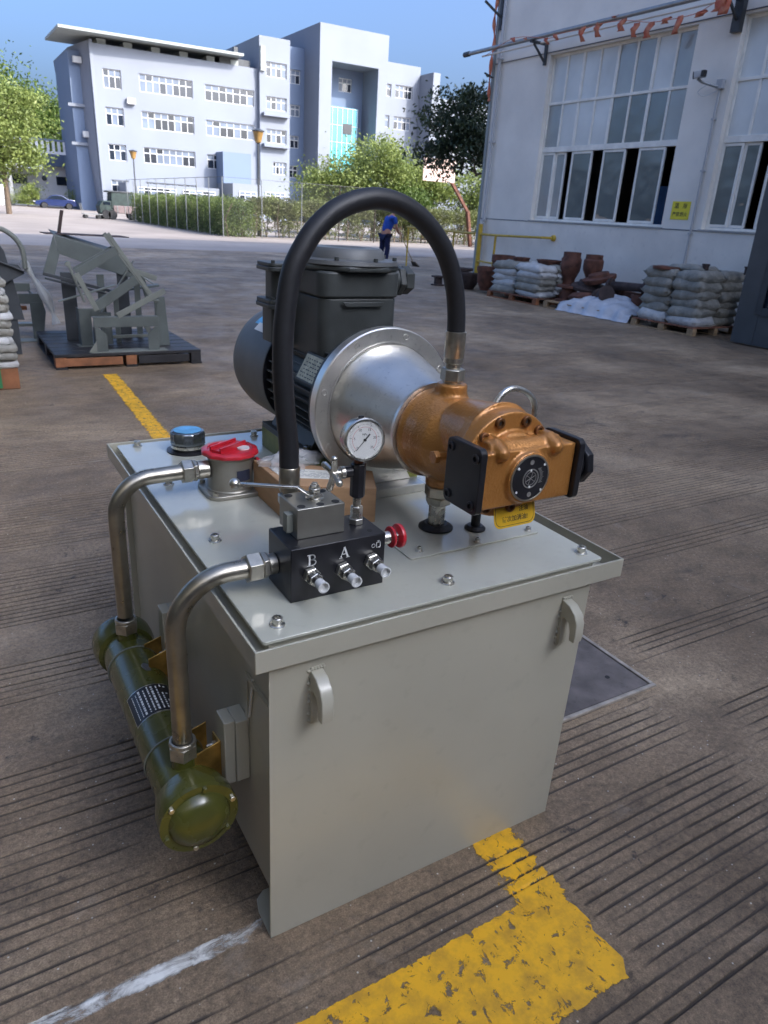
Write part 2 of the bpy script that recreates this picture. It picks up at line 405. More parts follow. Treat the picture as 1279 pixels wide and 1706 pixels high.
def gdepth(x, y, gi):
    c = gcol(x)
    if not in_band(c, y, BANDS) and not (c == 0 and x > 1.13 and 0.585 < y < 0.9): return 0.0
    rr = random.Random(gi * 7 + c)
    lo, hi = GX[c] + rr.uniform(0.0, 0.10), GX[c + 1] - rr.uniform(0.0, 0.16)
    if x < lo or x > hi: return 0.0
    if math.sin(x * 2.1 + gi * 1.7) + math.sin(x * 5.3 + gi * 2.9) < -1.5: return 0.0015
    wear = 0.95 + 0.42 * smoothn(x, gi * 0.37, 1.3) + 0.35 * smoothn(x * 3 + y * 5, 2.0, 1.1) + 0.3 * smoothn(x, gi * 2.1, 9.0) - (0.75 if 0.0 < x < 0.75 and c == 0 and y < 1.5 else 0) * max(0, math.sin((x - 0.0) / 0.75 * PI))
    return 0.0046 * min(1, (x - lo) / .14 + .15, (hi - x) / .14 + .15) * max(0.0, min(1.0, wear)) * (0.75 + 0.5 * rr.random())
def gwob(x, gi): return 0.0055 * smoothn(x, (gi // 9) * 1.3, 1.7) + 0.0012 * smoothn(x, gi * 0.9, 6.0)
def ground_strip(x0, x1, dx, zoff, yrange=None, xfun=None):
    """grid of the grooved floor; xfun(y) may give the x range at a y (for paint)"""
    vs = []; gr = []; rows = []
    nx = int(round((x1 - x0) / dx)) + 1
    for (yc, g_) in ys:
        if yrange and not (yrange[0] <= yc <= yrange[1]): continue
        for k, (dy, on) in enumerate(((-0.0050, 0), (-0.0015, 1), (0.0015, 1), (0.0050, 0))):
            row = []
            for i in range(nx):
                t = i / (nx - 1)
                a, b = (x0, x1) if xfun is None else xfun(yc)
                x = a + (b - a) * t
                dep = gdepth(x, yc, g_)
                row.append(len(vs)); h_ = math.sin(x * 911.0 + yc * 577.0 + k * 131.0) * 43758.5; h_ -= math.floor(h_); vs.append((x, yc + dy * (1 + .35 * (h_ - .5)) + gwob(x, g_) + (h_ - .5) * .0014 * (dep > 0), zoff - dep * on)); gr.append(min(1.0, dep / 0.004) * on)
            rows.append(row)
    fs = []
    for r0, r1 in zip(rows, rows[1:]):
        for i in range(nx - 1): fs.append((r0[i], r0[i + 1], r1[i + 1], r1[i]))
    return vs, fs, gr, rows
vs, fs, gr, rows = ground_strip(-1.2, 9.6, 0.036, 0.0)
# flat outer ring reaching the horizon, stitched a hair below the grooved field's border
B = 2500.0
o = len(vs)
x0g, x1g = -1.2, 9.6
y0g, y1g = vs[rows[0][0]][1], vs[rows[-1][0]][1]
f_edge = [vs[i] for i in rows[0]]; b_edge = [vs[i] for i in rows[-1]]
def addv(p): vs.append(p); gr.append(0.0); return len(vs) - 1
i0 = addv((-B, -B, 0)); i1 = addv((B, -B, 0)); i2 = addv((B, B, 0)); i3 = addv((-B, B, 0))
fs.append(tuple([i0, i1] + rows[0][::-1])); fs.append(tuple([i2, i3] + rows[-1]))
fs.append(tuple([i1, i2] + [r[-1] for r in rows[::-1]])); fs.append(tuple([i3, i0] + [r[0] for r in rows]))
me = bpy.data.meshes.new('ground'); me.from_pydata(vs, [], fs)
at = me.attributes.new('groove', 'FLOAT', 'POINT'); at.data.foreach_set('value', gr)
gob = bpy.data.objects.new('ground', me); COL.objects.link(gob); struct(gob)

gm = bpy.data.materials.new('worn_concrete'); gm.use_nodes = True
n = gm.node_tree.nodes; l = gm.node_tree.links; b = n['Principled BSDF']
tc = n.new('ShaderNodeTexCoord')
def noise(scale, detail=6, rough=0.6, vec=None, dist=0.0, st=None):
    z = n.new('ShaderNodeTexNoise'); z.inputs['Scale'].default_value = scale; z.inputs['Detail'].default_value = detail
    z.inputs['Roughness'].default_value = rough; z.inputs['Distortion'].default_value = dist
    src = tc.outputs['Object'] if vec is None else vec
    if st:
        mp = n.new('ShaderNodeMapping'); mp.inputs['Scale'].default_value = st; l.new(src, mp.inputs[0]); src = mp.outputs[0]
    l.new(src, z.inputs['Vector']); return z.outputs['Fac']
def ramp(fac, stops):
    r = n.new('ShaderNodeValToRGB'); e = r.color_ramp.elements
    while len(e) < len(stops): e.new(0.5)
    for q, (p, c) in zip(e, stops): q.position = p; q.color = (*c, 1) if isinstance(c, tuple) else (c, c, c, 1)
    l.new(fac, r.inputs[0]); return r.outputs[0]
def mix(f, a, c, mode='MIX'):
    x = n.new('ShaderNodeMix'); x.data_type = 'RGBA'; x.blend_type = mode
    if hasattr(f, 'links'): l.new(f, x.inputs[0])
    else: x.inputs[0].default_value = f
    for q, k in ((a, 6), (c, 7)):
        if hasattr(q, 'links'): l.new(q, x.inputs[k])
        else: x.inputs[k].default_value = (*q, 1)
    return x.outputs[2]
base = ramp(noise(0.55, 8, 0.65, dist=0.4), [(0.3, (0.118, 0.080, 0.047)), (0.5, (0.245, 0.175, 0.110)), (0.7, (0.45, 0.338, 0.220))])
mott = ramp(noise(5.0, 10, 0.75, st=(0.85, 1.2, 1)), [(0.28, 0.50), (0.5, 0.95), (0.72, 1.25)])
c_ = mix(1.0, base, mott, 'MULTIPLY')
fine = ramp(noise(60, 9, 0.85), [(0.33, 0.35), (0.52, 1.0), (0.68, 1.6)])
c_ = mix(1.0, c_, fine, 'MULTIPLY')
grain = ramp(noise(260, 3, 0.6), [(0.3, 0.72), (0.7, 1.28)])
c_ = mix(1.0, c_, grain, 'MULTIPLY')
stain = ramp(noise(1.6, 7, 0.72, dist=0.8), [(0.60, 0.0), (0.72, 1.0)])
c_ = mix(stain, c_, (0.055, 0.045, 0.038))
oil = ramp(noise(11.0, 7, 0.72), [(0.60, 0.0), (0.66, 1.0)])
oilm = ramp(noise(0.9, 3, 0.5), [(0.40, 0.0), (0.58, 0.95)])
om = n.new('ShaderNodeMath'); om.operation = 'MULTIPLY'; l.new(oil, om.inputs[0]); l.new(oilm, om.inputs[1])
c_ = mix(om.outputs[0], c_, (0.030, 0.024, 0.020))
pal = ramp(noise(3.2, 8, 0.7, dist=1.2), [(0.60, 0.0), (0.78, 0.55)])
c_ = mix(pal, c_, (0.30, 0.27, 0.23))
# pale grit specks
vor = n.new('ShaderNodeTexVoronoi'); vor.inputs['Scale'].default_value = 34; l.new(tc.outputs['Object'], vor.inputs['Vector'])
sp = ramp(vor.outputs['Distance'], [(0.05, 1.0), (0.10, 0.0)])
spm = ramp(noise(17, 2, 0.5), [(0.46, 0.0), (0.50, 1.0)])
sm = n.new('ShaderNodeMath'); sm.operation = 'MULTIPLY'; l.new(sp, sm.inputs[0]); l.new(spm, sm.inputs[1])
c_ = mix(sm.outputs[0], c_, (0.60, 0.57, 0.50))
ga = n.new('ShaderNodeAttribute'); ga.attribute_name = 'groove'
gs = ramp(ga.outputs['Fac'], [(0.0, 0.0), (0.7, 0.97)])
c_ = mix(gs, c_, (0.045, 0.035, 0.027))
# faint joint lines running away from the camera
l.new(c_, b.inputs['Base Color'])
rr_ = ramp(noise(2.2, 6, 0.6), [(0.3, 0.42), (0.7, 0.78)]); l.new(rr_, b.inputs['Roughness'])
bu = n.new('ShaderNodeBump'); bu.inputs['Strength'].default_value = 1.0; bu.inputs['Distance'].default_value = 0.005
l.new(noise(70, 6, 0.7), bu.inputs['Height'])
bu2 = n.new('ShaderNodeBump'); bu2.inputs['Strength'].default_value = 0.5; bu2.inputs['Distance'].default_value = 0.02
l.new(noise(9, 8, 0.7), bu2.inputs['Height']); l.new(bu.outputs[0], bu2.inputs['Normal']); l.new(bu2.outputs[0], b.inputs['Normal'])
me.materials.append(gm)

def wear_or_streak_mat(name, col, col2, lo, hi, scale, st=None):
    m = bpy.data.materials.new(name); m.use_nodes = True
    n = m.node_tree.nodes; l = m.node_tree.links; b = n['Principled BSDF']
    tc = n.new('ShaderNodeTexCoord'); mp = n.new('ShaderNodeMapping'); l.new(tc.outputs['Object'], mp.inputs[0])
    if st: mp.inputs['Scale'].default_value = st
    z = n.new('ShaderNodeTexNoise'); z.inputs['Scale'].default_value = scale; z.inputs['Detail'].default_value = 9; z.inputs['Roughness'].default_value = 0.68
    z.inputs['Distortion'].default_value = 0.6
    l.new(mp.outputs[0], z.inputs['Vector'])
    # worn line edges and streak ends thin out: attribute 'edge'
    a = n.new('ShaderNodeAttribute'); a.attribute_name = 'edge'
    g = n.new('ShaderNodeAttribute'); g.attribute_name = 'groove'
    s1 = n.new('ShaderNodeMath'); s1.operation = 'MULTIPLY_ADD'; s1.inputs[1].default_value = -0.22; l.new(a.outputs['Fac'], s1.inputs[0]); l.new(z.outputs['Fac'], s1.inputs[2])
    s2 = n.new('ShaderNodeMath'); s2.operation = 'MULTIPLY_ADD'; s2.inputs[1].default_value = -0.14; l.new(g.outputs['Fac'], s2.inputs[0]); l.new(s1.outputs[0], s2.inputs[2])
    r = n.new('ShaderNodeValToRGB'); r.color_ramp.elements[0].position = lo; r.color_ramp.elements[1].position = hi
    r.color_ramp.elements[0].color = (0, 0, 0, 1); r.color_ramp.elements[1].color = (1, 1, 1, 1)
    l.new(s2.outputs[0], r.inputs[0]); l.new(r.outputs[0], b.inputs['Alpha'])
    z2 = n.new('ShaderNodeTexNoise'); z2.inputs['Scale'].default_value = 14; z2.inputs['Detail'].default_value = 8; z2.inputs['Roughness'].default_value = 0.7
    l.new(tc.outputs['Object'], z2.inputs['Vector'])
    r2 = n.new('ShaderNodeValToRGB'); r2.color_ramp.elements[0].position = 0.34; r2.color_ramp.elements[1].position = 0.58
    r2.color_ramp.elements[0].color = (*col2, 1); r2.color_ramp.elements[1].color = (*col, 1)
    l.new(z2.outputs['Fac'], r2.inputs[0]); l.new(r2.outputs[0], b.inputs['Base Color'])
    b.inputs['Roughness'].default_value = 0.6
    bu = n.new('ShaderNodeBump'); bu.inputs['Strength'].default_value = 0.8; bu.inputs['Distance'].default_value = 0.002
    l.new(z.outputs['Fac'], bu.inputs['Height']); l.new(bu.outputs[0], b.inputs['Normal'])
    return m
YPAINT = wear_or_streak_mat('yellow_line_paint', (0.80, 0.42, 0.01), (0.52, 0.28, 0.02), 0.385, 0.43, 30, (1.2, 1.0, 1))
STREAKC = wear_or_streak_mat('sun_streak_colour', (0.78, 0.78, 0.74), (0.55, 0.54, 0.50), 0.27, 0.50, 22, (0.6, 1.3, 1))  # pale colour standing in for a streak of sunlight
def paint(name, x0, x1, yr, m, zo=0.0016, xfun=None, dx=0.02, soft=0.5, sides=(1, 1, 1, 1)):
    vs, fs, gr, rows = ground_strip(x0, x1, dx, zo, yr, xfun)
    me = bpy.data.meshes.new(name); me.from_pydata(vs, [], fs)
    nx = len(rows[0]); ny = len(rows); ed = [0.0] * len(vs)
    for j, r in enumerate(rows):
        for i, q in enumerate(r):
            u, v = i / max(1, nx - 1) * 2, j / max(1, ny - 1) * 2; x_ = vs[q][0]
            e = [1 - u / soft, 1 - (2 - u) / soft, 1 - v / soft, (1 - (2 - v) / soft) if not (name == 'yellow_line' and sides[3] and x_ > 0.97) else 0]
            ed[q] = max([0.0] + [e[k] for k in range(4) if sides[k]])
    for nm, dat in (('edge', ed), ('groove', gr)):
        at = me.attributes.new(nm, 'FLOAT', 'POINT'); at.data.foreach_set('value', dat)
    me.materials.append(m)
    return struct(ob_link(name, me))
def ob_link(name, me):
    o = bpy.data.objects.new(name, me); COL.objects.link(o); return o
# yellow line running away under the tank (one painted stripe) and its arm towards the left
paint('yellow_line', 0.96, 1.10, (0.79, 6.92), YPAINT, zo=0.0024, sides=(1, 1, 0, 1), xfun=lambda y: (0.93 + 0.031 * y, 1.075 + 0.031 * y), dx=0.02, soft=0.12)
paint('yellow_line', -0.6, 1.085, (0.600, 0.872), YPAINT, sides=(0, 0, 1, 1), xfun=lambda y: (-0.6, 1.085 - 0.22 * max(0, 0.66 - y) + 0.008 * math.sin(y * 60)), dx=0.02, soft=0.10)
paint('sun_streak', -0.12, 0.43, (1.028, 1.118), STREAKC, dx=0.01, soft=0.95)  # bright sun streak on the floor, drawn as a pale patch

# pale concrete road beyond the yard
me_ = bpy.data.meshes.new('road'); me_.from_pydata([(-60, 26.5, .004), (60, 25.5, .004), (60, 37.4, .004), (60, 75, .004), (-60, 135, .004)], [], [(0, 1, 2, 3, 4)])
me_.materials.append(mat('pale_concrete', (0.27, 0.235, 0.21), .75, var=.16, vs=.35, bump=.3, bs=12, spots=.25, bdist=.01)); struct(ob_link('road', me_))
# pit cover plate with angle frame
t = thing('pit_cover', (1.67, 1.62, 0), 'dark steel pit cover plate with raised angle frame in the floor right of the tank', 'floor hatch')
PITM = mat('pit_steel', (0.17, 0.145, 0.13), 0.45, 0.35, var=0.35, vs=9, bump=0.5, bs=60, spots=0.3)
PITF = mat('pit_frame_steel', (0.42, 0.37, 0.31), 0.5, 0.3, var=0.3, vs=16, bump=0.5, bs=60, spots=0.4)
mb = MB(); mb.prism([(x, y, 0.004) for x, y in rpoly(1.34, 1.325, 1.965, 1.93, 0.01)], (0, 0, 0.003)); mb.build('plate', PITM, t)
mb = MB()
for a, b_ in (((1.33, 1.313), (1.985, 1.313)), ((1.978, 1.322), (1.978, 1.945)), ((1.33, 1.938), (1.97, 1.938)), ((1.333, 1.322), (1.333, 1.93))):
    mb.bar((*a, 0.005), (*b_, 0.005), 0.015, 0.012)
mb.build('frame', PITF, t, bev=0.002)
MB().cyl((1.86, 1.42, 0.0072), (1.86, 1.42, 0.0082), 0.009, n=16).build('hole', INK, t)

# ================================================================ HYDRAULIC POWER UNIT
U = thing('hydraulic_power_unit', (0.86, 1.7, 0), 'grey oil tank carrying an electric motor, gold pump and black hose on grooved floor', 'power unit')
ZT = 0.767
# --- tank
mb = MB()
mb.box(0.432, 1.056, 0.10, 1.212, 2.29, 0.715)
tank = mb.build('tank', PAINT, U, bev=0.004)
mb = MB()                                                 # front end plate with bent foot
mb.prism([(0.416, 1.046, 0.0), (0.416, 1.046, 0.716), (1.238, 1.046, 0.716), (1.227, 1.046, 0.0)], (0, 0.006, 0))
mb.prism([(x, y, 0.0) for x, y in [(0.4165, 1.0525), (0.4165, 1.120), (0.424, 1.150), (0.445, 1.166), (1.226, 1.166), (1.226, 1.0525)]], (0, 0, 0.006))
mb.build('end_plate', PAINT, tank, bev=0.0012)
mb = MB()
mb.prism([(0.416, 2.30, 0.0), (0.416, 2.30, 0.716), (1.238, 2.30, 0.716), (1.227, 2.30, 0.0)], (0, 0.006, 0))
mb.box(0.4165, 2.18, 0, 1.226, 2.2995, 0.006)
mb.build('end_plate', PAINT, tank, bev=0.0012)
# rim tray: outer lip, gutter floor
X0, X1, Y0, Y1 = 0.383, 1.318, 1.028, 2.350
mb = MB()
t_ = 0.005
mb.box(X0, Y0, 0.722, X1, Y0 + t_, 0.769); mb.box(X0, Y1 - t_, 0.722, X1, Y1, 0.769)
mb.box(X0, Y0 + t_ + .0002, 0.722, X0 + t_, Y1 - t_ - .0002, 0.769); mb.box(X1 - t_, Y0 + t_ + .0002, 0.722, X1, Y1 - t_ - .0002, 0.769)
mb.box(X0 + t_ + .0003, Y0 + t_ + .0003, 0.724, X1 - t_ - .0003, Y1 - t_ - .0003, 0.731)
mb.build('rim', PAINT, tank, bev=0.0014)
mb = MB()
mb.prism([(x, y, 0.7595) for x, y in rpoly(0.409, 1.056, 1.276, 2.325, 0.008)], (0, 0, 0.0075))
cover = mb.build('cover_plate', COVERP, tank, bev=0.0012)
mb = MB(); mb.box(0.425, 1.07, 0.7312, 1.26, 2.31, 0.7593); mb.build('gasket_frame', PAINT, tank)
def capscrew(x, y, z, r=0.0105, h=0.016, parent=tank, name='cover_bolt'):
    mb = MB(); mb.lathe((x, y, z), (0, 0, 1), [(r * 1.45, 0), (r * 1.45, 0.002), (r * 1.3, 0.0028), (r * 1.3, 0.0042), (r, 0.0044), (r, h), (r * 0.9, h + 0.001), (r * 0.58, h + 0.001), (r * 0.52, h - 0.006)], 18)
    return mb.build(name, ZINC, parent)
c0 = None
for (x, y) in [(0.456, 1.103), (0.856, 1.108), (1.246, 1.10), (0.468, 1.511), (0.468, 1.92), (0.468, 2.312 - .015), (0.857, 2.281), (1.24, 1.52), (1.24, 1.92), (1.24, 2.29)]:
    capscrew(x, y, ZT)
# access plate under the pump
mb = MB(); mb.prism([(x, y, ZT + 0.0003) for x, y in rpoly(0.84, 1.232, 1.228, 1.52, 0.006)], (0, 0, 0.004)); mb.build('access_plate', COVERP, tank, bev=0.0008)
for (x, y) in [(0.881, 1.262), (1.041, 1.247), (1.206, 1.25), (0.87, 1.49), (1.206, 1.49)]: capscrew(x, y, ZT + 0.0045, 0.0065, 0.010)
# lifting hooks on the end plate
def hook(x):
    mb = MB()
    outer = [(1.0455, 0.688), (1.020, 0.683), (1.000, 0.668), (0.990, 0.648), (0.988, 0.620), (0.990, 0.598), (1.006, 0.598), (1.008, 0.622), (1.016, 0.640), (1.030, 0.646), (1.038, 0.640), (1.0455, 0.618)]
    outer = outer[:-1] + [(1.037, 0.618), (1.034, 0.590), (1.036, 0.568), (1.0455, 0.562)]
    mb.prism([(x, y, z) for y, z in outer], (0.026, 0, 0)); h = mb.build('lifting_hook', PAINT, tank, bev=0.0022, seg=3, smooth=40)
    mb = MB()
    for k in range(9): mb.sphere((x + 0.001 + random.uniform(-.003, .003), 1.0455, 0.57 + k * 0.0145), 0.0042, 8)
    for k in range(5): mb.sphere((x + 0.004 + k * 0.006, 1.0445, 0.690), 0.0042, 8)
    mb.build('weld_bead', PAINT, tank, kind='stuff')
hook(0.499); hook(1.150)
# side: clean-out cover, strips, level gauge, mount block
mb = MB(); mb.box(0.424, 1.07, 0.596, 0.4317, 1.20, 0.606); mb.box(0.4315, 1.2, 0.44, 0.428, 1.215, 0.60); mb.build('weld_strip', PAINT, tank)
mb = MB(); mb.cyl((0.4285, 1.19, 0.50), (0.4285, 1.165, 0.61), 0.003, n=10); mb.build('level_tube', CAPCL, tank)
for yb in (1.20, 1.70):
    mb = MB(); mb.prism([(0.4316, y, z) for y, z in [(yb, 0.325), (yb + 0.06, 0.325), (yb + 0.06, 0.485), (yb, 0.485)]], (-0.030, 0, 0))
    mb.prism([(0.4012, y, z) for y, z in [(yb + 0.004, 0.322), (yb + 0.056, 0.322), (yb + 0.056, 0.488), (yb + 0.004, 0.488)]], (-0.024, 0, 0))
    mb.build('mounting_block', PAINT, tank, bev=0.002)
# --- cooler
CX, CZ = 0.300, 0.318
mb = MB()
mb.lathe((CX, 1.165, CZ), (0, 1, 0), [(0.062, 0), (0.066, 0.004), (0.066, 0.70), (0.062, 0.704)], 40)
cool = mb.build('oil_cooler', OLIVE, U)
for ye, dy in ((1.165, -1), (1.869, 1)):
    mb = MB()
    mb.lathe((CX, ye, CZ), (0, dy, 0), [(0.0662, -0.050), (0.076, -0.046), (0.083, -0.016), (0.0835, 0.0), (0.0835, 0.012)], 40)
    mb.build('flange', OLIVE, cool)
    mb = MB()
    mb.lathe((CX, ye + dy * 0.0125, CZ), (0, dy, 0), [(0.0835, 0), (0.083, 0.010), (0.0655, 0.0105), (0.064, 0.014), (0.056, 0.026), (0.040, 0.035), (0.02, 0.039), (0.002, 0.040)], 40)
    mb.build('end_cap', OLIVE, cool)
    for k in range(6):
        a = k * PI / 3 + 0.35
        MB().hexn((CX + 0.0745 * math.cos(a), ye + dy * 0.0215, CZ + 0.0745 * math.sin(a)), (0, dy, 0), 0.0062, 0.007).build('cap_bolt', OLIVE if k % 2 else ZINC, cool)
for yp in (1.25, 1.80):
    mb = MB(); mb.lathe((CX, yp, CZ + 0.03), (0, 0, 1), [(0.030, 0), (0.028, 0.02), (0.0265, 0.065), (0.0275, 0.073)], 28); mb.build('port_boss', OLIVE, cool)
for ys_ in (1.335, 1.735):
    mb = MB(); mb.lathe((CX, ys_, CZ), (0, 1, 0), [(0.0663, 0), (0.069, 0.0005), (0.069, 0.003), (0.0663, 0.0035)], 40, cap=False)
    mb.build('clamp_band', STEELL, cool)
    mb = MB(); mb.prism([(x, ys_ - .105, z) for x, z in [(0.318, 0.405), (0.3768, 0.425), (0.3768, 0.29), (0.352, 0.262), (0.318, 0.262)]], (0, 0.0035, 0))
    mb.prism([(0.3733, y, z) for y, z in [(ys_ - 0.101, 0.29), (ys_ - 0.055, 0.30), (ys_ - 0.055, 0.415), (ys_ - 0.101, 0.424)]], (0.0033, 0, 0))
    mb.prism([(x, ys_ + .0002, z) for x, z in [(0.330, 0.385), (0.3765, 0.40), (0.3765, 0.30), (0.352, 0.262), (0.330, 0.262)]], (0, 0.003, 0))
    mb.build('bracket', BRASSY, cool, bev=0.0006)
    for zz in (0.315, 0.40):
        mb = MB(); mb.hexn((0.3730, ys_ - 0.08, zz), (-1, 0, 0), 0.0075, 0.008); mb.cyl((0.366, ys_ - 0.08, zz), (0.352, ys_ - 0.08, zz), 0.004, n=10); mb.build('bracket_bolt', ZINC, cool)
MB().cyl((CX + 0.012, 1.63, CZ + 0.064), (CX + 0.014, 1.63, CZ + 0.067), 0.016, n=24).build('round_label', FANC, cool)
# nameplate wrapped on the cooler
def wrap(r, t0, t1, ya, yb, n=10):
    mb = MB()
    A = [(CX + r * math.cos(t0 + (t1 - t0) * i / n), CZ + r * math.sin(t0 + (t1 - t0) * i / n)) for i in range(n + 1)]
    A2 = [(CX + (r + .0006) * math.cos(t0 + (t1 - t0) * i / n), CZ + (r + .0006) * math.sin(t0 + (t1 - t0) * i / n)) for i in range(n + 1)]
    return mb.prism([(x, ya, z) for x, z in A] + [(x, ya, z) for x, z in A2[::-1]], (0, yb - ya, 0))
PT = (math.radians(52), math.radians(146))
wrap(0.0662, PT[0] - .03, PT[1] + .03, 1.437, 1.553).build('nameplate_edge', ZINC, cool, smooth=30)
wrap(0.0669, *PT, 1.440, 1.550).build('nameplate', BLACK, cool, smooth=30)
mb = MB(); rn = random.Random(3)
for row in range(9):
    tt = PT[0] + (PT[1] - PT[0]) * (0.10 + row * 0.095)
    y = 1.447
    while y < 1.54:
        wd = rn.uniform(0.003, 0.010) if row < 7 else 0.004
        dth = 0.055 if row % 3 else 0.085
        m_ = wrap(0.0675, tt, tt + dth * (0.5 if row > 6 else 0.85), y, min(1.545, y + wd), 2); mb.add(m_.v, m_.f); y += wd + rn.uniform(0.002, 0.005)
        if row < 2 and rn.random() < 0.4: y += 0.02
mb.build('nameplate_text', WHITE, cool, kind='stuff')
# --- steel pipes with nuts
def pipe(pts, r, nm='return_pipe'): return MB().tube(pts, r, 20).build(nm, PIPE, U, smooth=60)
p1 = pipe(bend((CX, 1.25, 0.435), (CX, 1.25, 0.822), (0.462, 1.245, 0.822), 0.115, 14), 0.0205)
p2 = pipe(bend((CX, 1.80, 0.450), (CX, 1.80, 0.838), (0.492, 1.812, 0.838), 0.095, 14), 0.0205)
for pp, y in ((p1, 1.25), (p2, 1.80)):
    mb = MB(); mb.hexn((CX, y, 0.400), (0, 0, 1), 0.0315, 0.034, 0.3); mb.lathe((CX, y, 0.434), (0, 0, 1), [(0.029, 0), (0.0275, .008), (0.0225, .009), (0.0225, 0.0)], 24); mb.build('union_nut', NUT, pp, bev=0.0008)
    MB().lathe((CX, y, 0.388), (0, 0, 1), [(0.0255, 0), (0.0255, 0.0118)], 24).build('adapter', NUT, pp)
mb = MB(); mb.hexn((0.446, 1.245, 0.822), (1, 0, 0), 0.0315, 0.032, 0.5); mb.build('union_nut', NUT, p1, bev=0.0008)
mb = MB(); mb.hexn((0.4785, 1.245, 0.822), (1, 0, 0), 0.028, 0.014, 0.3); mb.cyl((0.4927, 1.245, 0.822), (0.5098, 1.245, 0.822), 0.022, n=24); mb.build('adapter', NUT, p1, bev=0.0008)
mb = MB(); mb.hexn((0.476, 1.812, 0.838), (1, 0, 0), 0.0315, 0.030, 0.5); mb.build('union_nut', NUT, p2, bev=0.0008)
mb = MB(); mb.hexn((0.5065, 1.812, 0.838), (1, 0, 0), 0.029, 0.012, 0.3); mb.cyl((0.5187, 1.812, 0.838), (0.548, 1.812, 0.838), 0.025, n=24); mb.build('adapter', NUT, p2, bev=0.0008)
# --- breather cap
bx, by = 0.605, 2.20
mb = MB(); mb.lathe((bx, by, ZT + .0003), (0, 0, 1), [(0.067, 0), (0.067, 0.004), (0.050, 0.005), (0.050, 0.012)], 36); br = mb.build('filler_breather', BLACK, U)
MB().lathe((bx, by, ZT + 0.0125), (0, 0, 1), [(0.051, 0), (0.054, 0.002), (0.054, 0.010), (0.050, 0.012)], 36).build('neck', ZINC, br)
mb = MB(); N = 64; prof = [(0, .0250), (0, .029), (1, .062), (.93, .066), (.80, .067)]
vs_, fs_ = [], []
for r_, h in ((0.050, .0248), (0.054, .027), (0.054, .062), (0.051, .066), (0.046, .0675)):
    for i in range(N):
        a = 2 * PI * i / N; rr = r_ * (1 + 0.045 * abs(math.cos(a * 6)) - 0.03)
        vs_.append((bx + rr * math.cos(a), by + rr * math.sin(a), ZT + h))
for j in range(4):
    for i in range(N): fs_.append((j * N + i, j * N + (i + 1) % N, (j + 1) * N + (i + 1) % N, (j + 1) * N + i))
fs_.append(tuple(range(N))[::-1]); fs_.append(tuple(4 * N + i for i in range(N)))
mb.add(vs_, fs_); mb.build('cap', mat('chromed_cap', (0.25, 0.27, 0.28), 0.18, 0.9, var=0.1, vs=20), br, smooth=40)
MB().cyl((bx, by, ZT + 0.0678), (bx, by, ZT + 0.0688), 0.043, n=40).build('label', BLUEL, br)
# --- return filter
fx, fy = 0.612, 1.815
mb = MB(); mb.prism([(x, y, ZT + .0003) for x, y in rpoly(fx - 0.078, fy - 0.075, fx + 0.078, fy + 0.075, 0.03, 8)], (0, 0, 0.012))
mb.lathe((fx, fy, ZT + 0.0125), (0, 0, 1), [(0.066, 0), (0.063, 0.004), (0.061, 0.088), (0.066, 0.090), (0.066, 0.096)], 40)
FILB = mat('filter_body', (0.36, 0.34, 0.29), 0.42, 0.7, var=0.1, vs=12, bump=0.3, bs=250)
fil = mb.build('return_filter', FILB, U, bev=0.002)
mb = MB(); N = 64; vs_, fs_ = [], []
for r_, h in ((0.070, .1088), (0.076, .111), (0.076, .119), (0.072, .1225), (0.060, .1235), (0.058, .1205), (0.002, .1200)):
    for i in range(N):
        a = 2 * PI * i / N; k = 1 + (0.022 * math.cos(a * 12) if r_ > 0.07 else 0)
        vs_.append((fx + r_ * k * math.cos(a), fy + r_ * k * math.sin(a), ZT + h))
for j in range(6):
    for i in range(N): fs_.append((j * N + i, j * N + (i + 1) % N, (j + 1) * N + (i + 1) % N, (j + 1) * N + i))
fs_.append(tuple(range(N))[::-1]); fs_.append(tuple(6 * N + i for i in range(N)))
mb.add(vs_, fs_)
mb.bar((fx - 0.058, fy - 0.012, ZT + .1285), (fx + 0.030, fy + 0.040, ZT + .1285), 0.005, 0.016)
mb.bar((fx - 0.040, fy - 0.040, ZT + .1285), (fx + 0.048, fy + 0.012, ZT + .1285), 0.005, 0.016)
mb.bar((fx - 0.049, fy - 0.026, ZT + .1255), (fx + 0.039, fy + 0.026, ZT + .1255), 0.026, 0.006)
mb.build('lid', REDP, fil, smooth=40)
MB().cyl((fx + 0.034, fy - 0.012, ZT + .1205), (fx + 0.034, fy - 0.012, ZT + .1245), 0.017, n=24).build('lid_plug', CAPCL, fil)
lp = arc((fx, fy, ZT + .045), (1, 0, 0), (0, 1, 0), 0.0632, -1.62, -0.95, 8); lp2 = arc((fx, fy, ZT + .045), (1, 0, 0), (0, 1, 0), 0.0642, -1.62, -0.95, 8)
MB().prism(lp + lp2[::-1], (0, 0, 0.030)).build('label', mat('dark_label', (0.03, 0.035, 0.06), 0.4, var=0.2, vs=30), fil)
for sx, sy in ((-1, -1), (1, -1), (1, 1), (-1, 1)): MB().lathe((fx + sx * .062, fy + sy * .058, ZT + .0125), (0, 0, 1), [(.008, 0), (.008, .008), (.0045, .0085), (.004, .004)], 14).build('filter_bolt', NUT, fil)
mb = MB(); mb.hexn((fx + 0.062, fy - .01, 0.838), (1, 0, 0), 0.022, 0.014); mb.cyl((fx + .076, fy - .01, .838), (fx + .10, fy - .01, .838), .013, n=16); mb.build('side_plug', NUT, fil)
MB().lathe((fx + 0.0625, fy - 0.03, 0.846), (1, 0, 0), [(0.017, 0), (0.019, .004), (0.017, .009)], 20).build('red_ring', REDP, fil)
